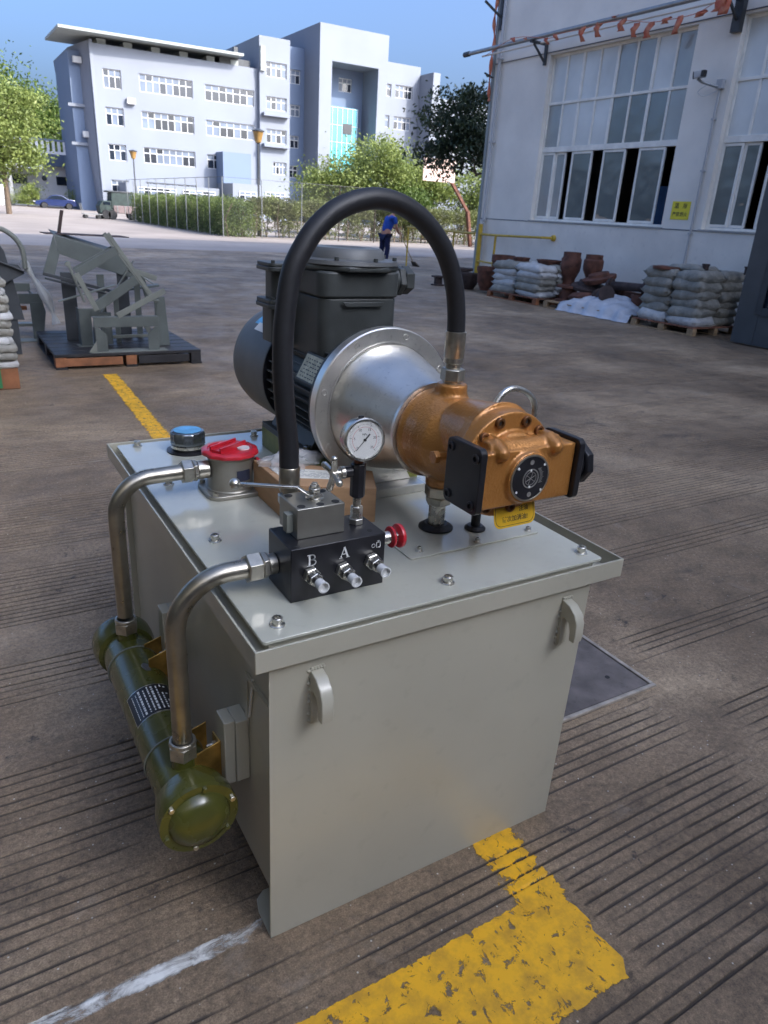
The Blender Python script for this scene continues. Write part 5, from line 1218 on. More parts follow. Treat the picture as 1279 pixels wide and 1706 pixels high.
for x, sx in ((1.18, 1), (1.76, -1)):
    mb2.prism([(x, 7.255, Z0 + .006), (x + sx * .10, 7.255, Z0 + .006), (x + sx * .10, 7.255, .30), (x + sx * .03, 7.255, .3695), (x, 7.255, .3695)], (0, .008, 0))
    mb2.box(x - .004 * sx, 7.2633, Z0 + .006, x + .004 * sx, 7.36, .3695)
mb3 = MB(); mb3.box(1.13, 7.22, Z0, 1.84, 7.38, Z0 + .0055); mb3.prism([(1.10, 7.235, Z0 + .006), (1.178, 7.235, Z0 + .006), (1.178, 7.235, Z0 + .11)], (0, .008, 0))
frameset('welded_trestle', 'low grey steel portal frame standing at the front of the black pallet', [('crossbar', mb1, STEELF), ('leg', mb2, STEELF), ('foot_plate', mb3, STEELL)], (1.47, 7.3, Z0))
mb1 = MB(); mb2 = MB(); mb3 = MB()
yf = 7.30
def bar3(mb, a, b, w_, d_): mb.bar((a[0], a[2], a[1]), (b[0], b[2], b[1]), d_, w_, (0, 0, 1))
bar3(mb1, (1.37, 1.20, yf), (1.785, .585, yf + .05), .035, .012); bar3(mb1, (1.07, .85, yf), (1.22, .52, yf), .045, .012)
bar3(mb1, (1.385, 1.19, yf + .25), (1.80, .60, yf + .3), .035, .012)
bar3(mb2, (1.07, .845, yf + .01), (1.44, 1.055, yf + .02), .075, .012); bar3(mb2, (1.205, .535, yf + .02), (1.60, .80, yf + .03), .085, .012)
bar3(mb2, (1.10, .845, yf + .30), (1.46, 1.05, yf + .30), .06, .012); bar3(mb2, (1.25, .53, yf + .30), (1.66, .78, yf + .32), .06, .012)
bar3(mb3, (1.39, .475, yf - .04), (1.86, .70, yf + .02), .055, .012); bar3(mb3, (1.62, .86, yf + .35), (1.86, .78, yf + .38), .05, .1)
mb3.box(1.74, yf, .60, 1.80, yf + .30, .612)
frameset('welded_trestle', 'open rectangular grey steel frame leaning tilted on top of the portal frame', [('long_bar', mb1, STEELL), ('cross_plate', mb2, STEELF), ('lower_bar', mb3, STEELL)], (1.4, 7.45, .47))
mb1 = MB(); yb = 7.95
pt = [(1.00, yb, 1.14), (1.60, yb, .97), (1.80, yb, .72), (1.34, yb, .86), (1.03, yb, .97)]
mb1.prism(pt, (0, .015, 0)); mb1.prism([(.995, yb - .01, 1.14), (.86, yb - .02, .79), (.965, yb - .02, .77), (1.03, yb - .01, .965)], (0, .015, 0))
mb1.prism([(1.00, yb + .0152, 1.135), (1.60, yb + .0152, .965), (1.60, yb + .50, 1.0), (1.02, yb + .50, 1.16)], (0, 0, .012))
mb2 = MB(); mb2.bar((.86, yb - .03, .79), (1.50, yb - .05, .62), .02, .03); mb2.bar((.87, yb - .05, .75), (1.50, yb - .08, .585), .02, .02)
mb2.box(1.02, yb + .02, Z0, 1.15, yb + .035, .80); mb2.box(1.55, yb + .02, Z0, 1.66, yb + .035, .86)
mb3 = MB(); mb3.bar((1.075, yb + .3, 1.10), (1.135, yb + .3, 1.36), .03, .03); mb3.bar((.93, yb + .25, 1.145), (1.72, yb + .3, 1.135), .3, .008)
frameset('welded_trestle', 'large boxed grey steel frame with upright stub at the back of the black pallet', [('side_plate', mb1, STEELF), ('dark_leg', mb2, DARKM), ('upright', mb3, RUSTD)], (1.3, 8.0, Z0))
mb1 = MB(); mb1.bar((1.055, 7.62, .90), (1.165, 7.62, .56), .045, .02); mb1.cyl((1.05, 7.60, .905), (1.05, 7.64, .905), .026, n=14)
mb2 = MB(); mb2.box(1.10, 7.60, Z0 + .006, 1.21, 7.61, .50); mb2.box(1.10, 7.6102, Z0 + .006, 1.108, 7.75, .50); mb2.box(1.30, 7.62, Z0 + .006, 1.40, 7.63, .46); mb2.box(1.21, 7.6002, .42, 1.30, 7.6098, .50)
mb3 = MB(); mb3.box(1.07, 7.57, Z0, 1.34, 7.72, Z0 + .0055); mb3.bar((1.30, 7.64, .22), (1.75, 7.66, .22), .02, .03); mb3.bar((1.68, 7.64, .42), (1.83, 7.66, .15), .02, .05)
frameset('welded_trestle', 'narrow grey steel bracket with rounded top in the middle of the black pallet', [('rounded_arm', mb1, STEELL), ('leg', mb2, STEELF), ('foot_plate', mb3, STEELL)], (1.2, 7.65, Z0))
mb1 = MB(); mb1.bar((1.60, 8.2, .80), (1.98, 8.15, .74), .14, .02); mb1.bar((1.62, 8.25, .60), (2.02, 8.2, .66), .14, .02); mb1.box(1.72, 8.0, Z0, 1.78, 8.01, .82)
mb2 = MB(); mb2.bar((1.80, 8.0, .78), (1.85, 8.0, .55), .03, .05); mb2.prism([(1.80, 7.5, Z0), (1.93, 7.5, Z0), (1.90, 7.5, .62), (1.82, 7.5, .62)], (0, .012, 0))
frameset('welded_trestle', 'grey steel frame with flat flanges lying at the right rear of the black pallet', [('flange', mb1, STEELF), ('arm', mb2, STEELF)], (1.8, 8.1, Z0))
mb1 = MB(); mb1.bar((1.28, 7.9, .30), (1.70, 7.85, .93), .05, .012); mb1.bar((1.42, 8.05, 1.02), (1.90, 7.9, .70), .06, .012); mb1.bar((.95, 7.75, .55), (1.50, 7.80, .70), .05, .012)
mb2 = MB(); mb2.box(1.45, 7.72, Z0, 1.50, 7.732, .62); mb2.box(1.36, 8.0, Z0, 1.43, 8.012, .78); mb2.box(1.88, 7.85, Z0, 1.94, 7.862, .55)
frameset('welded_trestle', 'tangled narrow grey steel frame wedged between the other trestles on the black pallet', [('brace', mb1, STEELL), ('leg', mb2, STEELF)], (1.45, 7.8, Z0))
# frames left of the pallet
mb1 = MB(); mb1.box(.45, 8.90, .385, .93, 8.912, .49); mb1.box(.45, 9.30, .47, .86, 9.312, .56); mb1.box(.84, 8.9122, .40, .852, 9.2998, .49)
mb2 = MB(); mb2.prism([(.80, 8.895, .012), (.90, 8.895, .012), (.95, 8.895, .30), (.93, 8.895, .4), (.80, 8.895, .4)], (0, .012, 0)); mb2.box(.45, 8.93, .10, .50, 8.942, .38)
mb3 = MB(); mb3.box(.40, 8.75, 0.0005, .93, 8.95, .012); mb3.box(.5, 9.2, .10, .93, 9.35, .13)
frameset('welded_trestle', 'grey steel trestle frame standing on the floor left of the black pallet', [('crossbar', mb1, STEELF), ('leg', mb2, STEELF), ('foot_plate', mb3, STEELL)], (.7, 9.0, 0))
mb1 = MB(); mb1.box(.50, 9.05, .30, .78, 9.08, .345); tag(mb1.build('orange_bar', WOODO, None, bev=.003), 'short orange wooden batten inside the grey trestle frame', 'batten')
mb1 = MB(); P_ = [(.76, 8.62, .86), (.80, 8.60, .76), (.88, 8.58, .60), (.94, 8.56, .48), (.98, 8.54, .34), (1.0, 8.52, .22)]
mb1.tube(cr(P_, 4), [.030 + .012 * math.sin(i * .7) + (.012 if 6 < i < 16 else 0) for i in range(21)], 10)
tag(mb1.build('wrapped_bar', mat('white_wrap', (.52, .52, .50), .4, var=.08, vs=12, bump=.8, bs=40), None, smooth=30), 'steel bar wrapped in white plastic leaning down beside the black pallet', 'wrapped bar')
mb1 = MB(); mb1.tube(arc((.50, 8.55, .90), (1, 0, 0), (0, 0, 1), .27, 0, PI * .95, 18), .025, 10); mb1.tube([(.77, 8.55, .90), (.77, 8.55, .78)], .025, 10)
tag(mb1.build('bent_pipe', STEELL, None), 'curved grey pipe arch at the far left edge above the sheet stack', 'bent pipe')
mb1 = MB(); mb1.prism([(.30, 8.0, .9), (.66, 8.0, .86), (.71, 8.0, .78), (.40, 8.0, .62)], (0, .02, 0)); mb1.prism([(.40, 8.05, 1.25), (.56, 8.05, .98), (.62, 8.05, .62), (.66, 8.05, .34), (.42, 8.05, .34)], (0, .02, 0)); mb1.bar((.30, 7.99, .97), (.71, 7.99, .80), .05, .012); mb1.box(.44, 8.06, 0.0005, .60, 8.2, .339)
tag(mb1.build('dark_plate', DARKM, None, smooth=None, bev=.002), 'dark cut steel plates standing behind the sheet stack at the left edge', 'steel plates')
# stack of wrapped bundles with green strap
t = thing('bundle_stack', (.05, 6.95, 0), 'tall stack of crinkled plastic wrapped bundles on an orange timber at the left edge', 'stack')
mb = MB(); mb.box(-.40, 6.56, 0.0005, .44, 7.3, .17); mb.build('timber', WOODO, t, bev=.004)
for k in range(11):
    rs = random.Random(k + 40); vs = []; fs = []; n1, n2 = 40, 6
    x0_, x1_, y0_, y1_ = -.40, .44 - .002 * k + rs.uniform(-.02, .012), 6.55 + rs.uniform(-.01, .02), 7.3
    per = rpoly(x0_, y0_, x1_, y1_, .03, 9); n1 = len(per); zz = .172 + k * .0635
    for j in range(n2 + 1):
        v = j / n2
        for i, (x, y) in enumerate(per):
            s_ = math.sin(v * PI) ** .5 * .022 + .008 * math.sin(i * 2.1 + k) + rs.uniform(-.004, .004)
            c_x, c_y = (x0_ + x1_) / 2, (y0_ + y1_) / 2; dx, dy = x - c_x, y - c_y; L = math.hypot(dx, dy)
            vs.append((x + dx / L * s_, y + dy / L * s_, zz + v * .061 + .004 * math.sin(i * .8 + k * 2)))
    for j in range(n2):
        for i in range(n1): fs.append((j * n1 + i, j * n1 + (i + 1) % n1, (j + 1) * n1 + (i + 1) % n1, (j + 1) * n1 + i))
    fs.append(tuple(range(n1))[::-1]); fs.append(tuple(n2 * n1 + i for i in range(n1)))
    MB().add(vs, fs).build('bundle', SACKG if k % 3 else SACKW, t, smooth=50)
mb = MB(); mb.box(.26, 6.52, 0.02, .31, 6.5255, .30); mb.box(.14, 6.518, .17, .27, 6.5255, .30); mb.build('green_strap', GREENB, t, smooth=None)

# ================================================================ unseen light blockers added around the tank
t = thing('roof_blocker', (-3, 10, 7.3), 'unseen grey roof added over the yard to cut skylight and reflect in the tank cover', 'light blocker')
mb = MB(); mb.box(-12, 7.0, 7.42, 5.5, 15.0, 7.5); mb.build('deck', ROOFBL, t, smooth=None)  # roof added out of view for its shade and its reflection
for y in (7.1, 10.8, 14.7): MB().box(-12, y, 7.1, 5.48, y + .18, 7.4195).build('added_beam', GALV, t, smooth=None)
for y in (7.1, 14.7): MB().box(-11.9, y + .0, 0, -11.7, y + .2, 7.0995).build('post', GALV, t, smooth=None)
t = thing('side_blocker', (-9, -2, 0), 'unseen dark box added on the left to keep light off the tank side', 'building')
mb = MB(); mb.box(-16, -9, 0, -2.2, 4.2, 6.5); mb.build('wall', mat('side_blocker_dark', (0.04, 0.046, 0.040), .6, var=.15, vs=1.0), t, smooth=None)  # dark box added out of view to darken the left side
t = thing('rear_blocker', (3, -7, 0), 'unseen grey brown box added behind the camera to dim the tank front', 'shed')
mb = MB(); mb.box(-2.1, -9, 0, 9, -4.0, 4.2); mb.build('wall', mat('rear_blocker_grey', (0.24, 0.22, 0.19), .8, var=.12, vs=1.0), t, smooth=None)  # box added out of view to cut light coming from behind
mb = MB(); mb.box(XW + .5, -28, HT + .2504, 40, 8.0, 20.5); mb.build('sun_blocker', WALLP, W_, smooth=None)  # taller block added out of view to keep the sun off the yard

# ================================================================ OFFICE BUILDING
K = 1.18
def ox(x): return x * K
def oz(z): return max(0.0, 1.5 + (z - 1.5) * K)
YF = 78 * K
O_ = thing('office_building', (ox(30), YF + 8, 0), 'white and pale blue four storey office block with a cyan glazed entrance tower', 'building')
rnO = random.Random(21)
def owin(x0, x1, z0, z1, yw, nst, dark, par=O_, lower=True, half=False):
    """window in metres of the plan; nst lights, dark = set of dark lower lights"""
    X0_, X1_, Z0_, Z1_ = ox(x0), ox(x1), oz(z0), oz(z1); y = yw + .16; F = .09
    mb = MB(); mb.box(X0_ + .001, y, Z0_ + .001, X1_ - .001, y + .08, Z0_ + F); mb.box(X0_ + .001, y, Z1_ - F, X1_ - .001, y + .08, Z1_ - .001)
    zt_ = Z0_ + (Z1_ - Z0_) * .64
    mb.box(X0_ + F, y + .001, zt_ - .05, X1_ - F, y + .079, zt_ + .05)
    st = (X1_ - X0_) / nst
    for k in range(nst + 1):
        x = X0_ + k * st; a, b = max(X0_ + .001, x - F / 2), min(X1_ - .001, x + F / 2)
        if k == 0: b = X0_ + F
        if k == nst: a = X1_ - F
        mb.box(a, y - .003, Z0_ + F, b, y + .077, Z1_ - F)
    wi = mb.build('window', FRW, par, smooth=None)
    md, mw = MB(), MB()
    for k in range(nst):
        a, b = X0_ + k * st + .03, X0_ + (k + 1) * st - .03
        (md if (k in dark) else mw).box(a, y + .03, Z0_ + .05, b, y + .05, zt_)
        (md if rnO.random() < .25 else mw).box(a, y + .03, zt_ + .002, b, y + .05, Z1_ - .05)
    if md.v: md.build('dark_pane', GLD, wi, smooth=None, kind='stuff')
    if mw.v: mw.build('blind_pane', BLIND, wi, smooth=None, kind='stuff')
    return wi
# main wing
mb = MB()
rowsz = [(10.75, 12.25), (7.7, 9.2), (4.75, 6.15), (1.9, 3.1)]
holes = []
winspec = []
for r_, (a, b) in enumerate(rowsz):
    winspec += [(15.4, 17.0, a - .05 * (r_ < 1), b, 3, {1, 2} if r_ == 0 else {0, 2}), (18.6, 23.6, a, b, 8, [{3, 5, 6, 7}, {2, 3, 4, 6, 7}, {0, 1, 6, 7}, {1, 4, 5}][r_]), (24.8, 29.8 if r_ < 2 else 28.3, a, b - .1, 7 if r_ < 2 else 5, [{0, 1, 2, 3, 4, 5}, {2, 3, 5}, {0, 1, 2}, {1, 3}][r_])]
holewall(mb, lambda u, w_, d: (u, YF + d, w_), ox(14.4), ox(30.2), 0, oz(14.1), [(ox(a), ox(b), oz(c), oz(d)) for a, b, c, d, n_, dk in winspec], .2)
mb.build('wing_wall', OFFW, O_, smooth=None)
for a, b, c, d, n_, dk in winspec: owin(a, b, c, d, YF, n_, dk)
mb = MB(); mb.box(ox(14.4) + .01, YF + .25, 0, ox(30.2), YF + 16, oz(14.1) - .01); mb.build('wing_body', OFFD, O_, smooth=None)
# leaning end wall of the wing
mb = MB(); mb.prism([(ox(14.4), YF - .9, 0), (ox(14.4), YF - .05, 0), (ox(14.4), YF + .05, oz(14.1)), (ox(14.4), YF - .05, oz(14.35))], (.35, 0, 0))
mb.prism([(ox(14.4) - .01, YF + .02, 0), (ox(14.4) - .01, YF + 16, 0), (ox(14.4) - 1.3, YF + 16, oz(14.1)), (ox(14.4) - 1.3, YF + 5, oz(14.1)), (ox(14.4) - .01, YF + .3, oz(14.3))], (.009, 0, 0))
mb.build('end_wall', OFFW, O_, smooth=None)
mb = MB(); mb.box(ox(12.9), YF + 2.5, 0, ox(14.4) - .02, YF + 12, oz(13.6)); mb.build('stair_tower', OFFD, O_, smooth=None)
for z in (9.1, 5.9): MB().box(ox(12.5), YF + 2.2, oz(z), ox(14.4) - .03, YF + 2.49, oz(z) + .3).build('ledge', OFFW, O_, smooth=None)
for (x, z) in ((13.2, 12.6), (13.5, 6.6), (17.3, 9.9 - .3)):
    MB().box(ox(x), YF + 1.8 if x < 14 else YF - .5, oz(z), ox(x) + .9, YF + 2.19 if x < 14 else YF - .01, oz(z) + .6).build('air_conditioner', FRW, O_, bev=.02)
# roof canopy slab on blocks
mb = MB(); mb.prism([(ox(11.7), YF - 2.2, oz(14.55)), (ox(11.9), YF + 9, oz(14.9)), (ox(29), YF + 9, oz(14.9)), (ox(28.3), YF - 1.6, oz(14.75))], (0, 0, .26)); mb.build('roof_slab', OFFG, O_, smooth=None)
for x in (15.2, 17.5, 20.0, 22.6, 25.2, 27.6): MB().box(ox(x), YF + .5, oz(14.1), ox(x) + .9, YF + 7, oz(14.5) + .1).build('slab_support', OFFG, O_, smooth=None)
mb = MB(); mb.box(ox(26.5), YF + .6, oz(14.1), ox(29.6), YF + 5, oz(14.75)); mb.box(ox(28.1), YF + 1, oz(14.75), ox(28.5), YF + 1.5, oz(15.8)); mb.each('roof_plant', DARKM, O_, smooth=None)
# block A
def oblock(x0, x1, zt_, y0, y1, holes, m_, nm='wall', dep=.2):
    mb = MB(); Y = YF + y0
    holewall(mb, lambda u, w_, d: (u, Y + d, w_), ox(x0), ox(x1), 0, oz(zt_), [(ox(a), ox(b), oz(c), oz(d)) for a, b, c, d in holes], dep)
    mb.quad((ox(x0), Y, 0), (ox(x0), YF + y1, 0), (ox(x0), YF + y1, oz(zt_)), (ox(x0), Y, oz(zt_))); mb.quad((ox(x1), Y, 0), (ox(x1), YF + y1, 0), (ox(x1), YF + y1, oz(zt_)), (ox(x1), Y, oz(zt_)))
    mb.quad((ox(x0), Y, oz(zt_)), (ox(x1), Y, oz(zt_)), (ox(x1), YF + y1, oz(zt_)), (ox(x0), YF + y1, oz(zt_))); dep < 1 and mb.quad((ox(x0), Y + .35, 0), (ox(x1), Y + .35, 0), (ox(x1), Y + .35, oz(zt_)), (ox(x0), Y + .35, oz(zt_)))
    return mb.build(nm, m_, O_, smooth=None)
hA = [(30.9, 33.1, 13.5, 14.8), (30.9, 33.1, 10.6, 11.8), (30.9, 33.1, 7.6, 8.9), (31.6, 33.1, 4.7, 5.9)]
oblock(30.2, 33.45, 16.9, -.6, 15, hA, OFFW)
for (a, b, c, d), dk in zip(hA, ({0, 2}, {1}, {0, 2}, {1})): owin(a, b, c, d, YF - .6, 4, dk)
for z in (10.0, 7.2): MB().box(ox(30.4), YF - 1.4, oz(z), ox(33.2), YF - .61, oz(z) + .35).build('balcony_slab', OFFW, O_, smooth=None)
MB().box(ox(30.25), YF - .9, oz(13.9), ox(30.7), YF - .61, oz(16)).build('fin', OFFG, O_, smooth=None)
hR = [(33.95, 35.5, 13.5, 14.8), (33.95, 35.5, 10.5, 11.6), (33.95, 35.4, 7.5, 8.7), (33.75, 35.3, 4.6, 5.8)]
oblock(33.46, 35.95, 16.8, 1.8, 15, hR, OFFD)
for (a, b, c, d), dk in zip(hR, ({0, 2}, set(), {1, 2}, {0, 1, 2})): owin(a, b, c, d, YF + 1.8, 3, dk)
# tower with deep recess
RC = (37.35, 42.75, 0.4, 15.5)
oblock(35.96, 43.85, 18.6, -2.5, 15, [RC], OFFW, 'tower_wall', dep=4.2)
Yr = YF - 2.5 + 3.9
hT = [(37.6, 38.9, 13.5, 14.7), (39.8, 41.4, 13.4, 14.7)]
mb = MB(); holewall(mb, lambda u, w_, d: (u, Yr + d, w_), ox(RC[0]) + .01, ox(RC[1]) - .01, .4, oz(RC[3]) - .01, [(ox(a), ox(b), oz(c), oz(d)) for a, b, c, d in hT], .2); mb.build('recess_wall', OFFD, O_, smooth=None)
for (a, b, c, d), dk in zip(hT, ({0, 2}, {1, 2})): owin(a, b, c, d, Yr, 3, dk)
mb = MB(); mb.box(ox(37.35) + .02, Yr - 1.2, .3, ox(41.7), Yr - .01, oz(11.8)); mb.build('glass_wall', GLC, O_, smooth=None)
mb = MB()
for k in range(8): mb.box(ox(37.4 + k * .6), Yr - 1.28, .3, ox(37.4 + k * .6) + .07, Yr - 1.201, oz(11.8))
for k in range(7): mb.box(ox(37.35) + .02, Yr - 1.30, oz(1.8 + k * 1.65), ox(41.7), Yr - 1.281, oz(1.8 + k * 1.65) + .07)
mb.each('glazing_bar', mat('pale_bar', (.45, .62, .66), .4, var=.05, vs=2), O_, smooth=None)
MB().box(ox(39.9), Yr - 1.35, oz(9.3), ox(41.0), Yr - 1.301, oz(10.3)).build('open_vent', GLD, O_, smooth=None)
# right block
hB = [(43.95, 45.45, 13.4, 14.6), (46.0, 48.2, 13.4, 14.65), (43.95, 45.4, 10.4, 11.6), (46.0, 48.2, 10.3, 11.6), (45.95, 48.1, 7.2, 8.3), (44.1, 45.4, 7.3, 8.3)]
oblock(43.86, 49.1, 16.65, -.4, 15, hB, OFFW)
for (a, b, c, d), dk in zip(hB, ({1, 2}, {0, 2, 3}, {1}, {0, 2}, {0, 1}, {1})): owin(a, b, c, d, YF - .4, 4 if b - a > 1.8 else 3, dk)
oblock(49.11, 50.0, 15.9, -3.5, 15, [], OFFW)
hC = [(52.5, 53.8, 8.6, 9.8), (52.5, 53.8, 11.6, 12.8), (55, 56.3, 11.6, 12.8), (55, 56.3, 8.6, 9.8)]
oblock(50.01, 60, 14.2, 1.0, 15, hC, OFFW)
for a, b, c, d in hC: owin(a, b, c, d, YF + 1.0, 3, {0, 2})
# entrance projections at ground level
mb = MB(); mb.box(ox(25.6), YF - 6, 0, ox(31.5), YF - .7, oz(6.1) * .55); mb.build('porch', OFFW, O_, smooth=None)
mb = MB(); mb.box(ox(25.7), YF - 2.5, oz(6.1) * .55 + .001, ox(28.6), YF - .01, oz(6.3)); mb.build('porch_upper', OFFD, O_, smooth=None)
owin(28.9, 31.0, 2.0, 2.9, YF - 6.25, 4, {1, 2}); owin(26.2, 28.0, 1.9, 2.8, YF - 6.25, 3, {0, 2})
MB().box(ox(16), YF - 4.0, 0, ox(24.8), YF - .2, oz(2.9)).build('ground_annex', OFFW, O_, smooth=None)
owin(17, 20.6, 1.8, 2.6, YF - 4.25, 6, {1, 3, 4}); owin(21.2, 24.4, 1.8, 2.6, YF - 4.25, 5, {0, 1, 3})

# low annex with balcony to the left
L_ = thing('low_building', (14, 112, 0), 'low white building with a balustraded terrace left of the office block', 'building')
mb = MB(); mb.box(8.0, 108, 0, 19.0, 120, 4.7); mb.box(4.0, 103, 4.2, 12.6, 118, 6.0); mb.build('wall', CREAMW, L_, smooth=None)
mb = MB(); mb.box(12.61, 107, 4.71, 18.6, 118, 6.4); mb.box(4, 102.5, 6.002, 12.5, 102.8, 6.2); mb.box(4, 102.5, 7.3, 18.4, 102.8, 7.5); mb.each('terrace_wall', OFFD, L_, smooth=None)
mb = MB()
for k in range(24): mb.box(4.2 + k * .6, 102.55, 6.2, 4.5 + k * .6, 102.75, 7.2998)
mb.box(12.6, 102.5, 5.9, 18.4, 102.8, 6.1998); mb.build('balustrade', CREAMW, L_, smooth=None, kind='stuff')
mb = MB(); mb.box(9.2, 107.9, 2.5, 11.2, 107.99, 3.6); mb.box(14.6, 107.9, 2.6, 16.4, 107.99, 3.6); mb.lathe((13.2, 107.99, 3.3), (0, -1, 0), [(.3, 0), (.3, .1)], 16); mb.each('window', GLD, L_, smooth=None)
MB().box(8.6, 102, 0, 9.0, 103, 4.2).build('column', GALV, L_, smooth=None); MB().box(5.8, 101.9, 0, 8.0, 103, 2.2).build('entrance_block', CREAMW, L_, smooth=None)

# ================================================================ plants
def tree(loc, h, cr_, n, leafs, leafm, seed, lab, grp=None, squash=.8, trunk=.16, clump=70, name='tree', cshift=(0, 0), lean=0, spread=.22):
    t = thing(name, loc, lab, 'tree', grp); rs = random.Random(seed); rg = np.random.default_rng(seed)
    cz = loc[2] + h - cr_ * squash; cx, cy = loc[0] + cshift[0], loc[1] + cshift[1]
    mb = MB(); top = V((cx, cy, cz)); mb.tube(cr([(loc[0], loc[1], loc[2]), (loc[0] + lean, loc[1], (loc[2] + cz) / 2), tuple(top)], 5), [trunk * (1 - .05 * i) for i in range(11)], 9)
    for k in range(9):
        a = rs.uniform(0, 2 * PI); e = rs.uniform(.1, 1.2); L = cr_ * rs.uniform(.5, .85); s_ = top + (V((loc[0], loc[1], loc[2])) - top) * rs.uniform(0, .35)
        mb.tube([s_, s_ + V((math.cos(a) * L * .5, math.sin(a) * L * .5, L * .25 * e)), s_ + V((math.cos(a) * L * math.cos(e * .5), math.sin(a) * L * math.cos(e * .5), L * .6 * e))], [trunk * .4, trunk * .25, trunk * .1], 6)
    mb.build('trunk', BARK, t)
    c = rg.normal(size=(clump, 3)); c /= np.linalg.norm(c, axis=1)[:, None]; rad = rg.random(clump) ** .4 * (0.72 + .38 * rg.random(clump))
    c = c * rad[:, None] * np.array([cr_, cr_, cr_ * squash]) + np.array([cx, cy, cz])
    idx = rg.integers(0, clump, n); sg = cr_ * spread * (.6 + .8 * rg.random(clump))
    p = c[idx] + rg.normal(size=(n, 3)) * sg[idx][:, None] * np.array([1, 1, .6])
    p[:, 2] = np.maximum(p[:, 2], loc[2] + .3)
    v, q = leaves(rg, p, leafs); o = npmesh('crown', v, q, leafm, t); return t
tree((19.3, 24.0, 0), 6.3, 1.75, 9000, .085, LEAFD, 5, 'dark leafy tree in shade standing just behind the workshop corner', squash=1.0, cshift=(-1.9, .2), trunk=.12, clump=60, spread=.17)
tree((25.2, 44.5, 0), 6.0, 3.0, 14000, .10, LEAFY, 6, 'pale yellow green loose tree behind the hose arch', grp='trees behind the hedge', squash=.75, clump=60)
tree((29.5, 45.0, 0), 4.9, 2.5, 12000, .10, LEAFY, 7, 'yellow green tree behind the basketball backboard', grp='trees behind the hedge', squash=.7)
tree((33.5, 43.0, 0), 5.2, 2.7, 12000, .10, LEAFY, 8, 'yellow green tree nearest the workshop wall', grp='trees behind the hedge', squash=.8)
tree((22.6, 46.0, 0), 4.4, 2.1, 9000, .09, LEAFY, 9, 'small pale grey green tree left of the loose tree', grp='trees behind the hedge', squash=.8)
tree((26.5, 42.5, 0), 3.4, 1.6, 8000, .08, LEAF, 19, 'darker green shrub like tree low behind the hose arch', grp='trees behind the hedge', squash=.9)
tree((5.0, 62.0, 0), 9.4, 2.9, 16000, .12, LEAFY, 10, 'light green tree at the left edge nearest the yard', grp='trees on the left', squash=1.2, trunk=.2)
tree((4.5, 128.0, 0), 20.0, 8.0, 26000, .26, LEAF, 11, 'big green tree behind the terrace, left one', grp='trees on the left', squash=.95, trunk=.5, clump=120)
tree((14.0, 132.0, 0), 17.0, 7.0, 26000, .25, LEAF, 12, 'big green tree behind the terrace beside the office block', grp='trees on the left', squash=1.0, trunk=.5, clump=120)
tree((-4.0, 120.0, 0), 19.0, 8.0, 12000, .26, LEAF, 13, 'big green tree beyond the left edge of the yard', grp='trees on the left', squash=.95, trunk=.5, clump=90)
for (x, y, h, r, lab) in ((10.2, 100.5, 2.4, 1.7, 'bright green round bush by the low building, left one'), (16.2, 99.5, 2.4, 1.9, 'bright green round bush by the low building, right one'), (24.6, 60, 2.2, 1.1, 'small yellow green bush behind the chain link fence')):
    tree((x, y, 0), h, r, 5000, .09, LEAFY, int(x * 3), lab, squash=.8, trunk=.06, clump=30, name='bush')
def hedge(x0, x1, y0, y1, h, n, m_, lab, seed, thin=False, leafs=.05):
    t = thing('hedge', ((x0 + x1) / 2, (y0 + y1) / 2, 0), lab, 'hedge'); rg = np.random.default_rng(seed); rs = random.Random(seed)
    p = np.stack([rg.uniform(x0, x1, n), rg.uniform(y0, y1, n), rg.random(n) ** (.55 if thin else .8) * h], 1)
    w_ = (np.sin(p[:, 0] * 2.3 + seed) * np.sin(p[:, 1] * 1.9 + 1) * .10 + np.sin(p[:, 0] * 7 + p[:, 1] * 5) * .06)
    p[:, 2] *= 1 + w_; p[:, 0] += rg.normal(size=n) * .07; p[:, 1] += rg.normal(size=n) * .07
    if thin:
        g = np.sin(p[:, 0] * 9.0 + 2 * np.sin(p[:, 2] * 5)) * np.sin(p[:, 2] * 8 + p[:, 0] * 2.5) + .5 * np.sin(p[:, 0] * 3.1)
        keep = (p[:, 2] > h * .62) | (g > -.25 + .35 * rg.random(n)); p = p[keep]
    v, q = leaves(rg, p, leafs); npmesh('foliage', v, q, m_, t)['kind'] = 'stuff'
    mb = MB(); L = max(x1 - x0, y1 - y0); k = int(L / .45)
    for i in range(k):
        f_ = (i + .5) / k
        if x1 - x0 > y1 - y0: b_ = V((x0 + f_ * (x1 - x0), rs.uniform(y0 + .2, y1 - .2), 0))
        else: b_ = V((rs.uniform(x0 + .2, x1 - .2), y0 + f_ * (y1 - y0), 0))
        for _ in range(2): mb.tube([b_, b_ + V((rs.uniform(-.2, .2), rs.uniform(-.2, .2), h * .5)), b_ + V((rs.uniform(-.4, .4), rs.uniform(-.3, .3), h * .9))], [.03, .022, .01], 5)
    mb.build('stems', BARK, t, kind='stuff')
hedge(12.75, 14.4, 37.6, 58.5, 1.75, 80000, LEAFH, 'long trimmed green hedge running away behind the chain link fence', 31)
hedge(14.5, 21.8, 38.4, 39.6, 1.85, 42000, LEAFB, 'gappy woody hedge with bare lower stems left of the hose arch', 32, True)
hedge(21.9, 38, 38.6, 39.9, 1.9, 64000, LEAFB, 'gappy woody hedge with green top behind the blue shirted worker', 33, True)
MB_ = np.random.default_rng(50)
tree((29.0, 35.5, 0), 1.6, 1.3, 7000, .06, LEAFD, 51, 'dark rounded bush in front of the hedge near the workshop corner', squash=.6, trunk=.05, clump=30, name='bush')

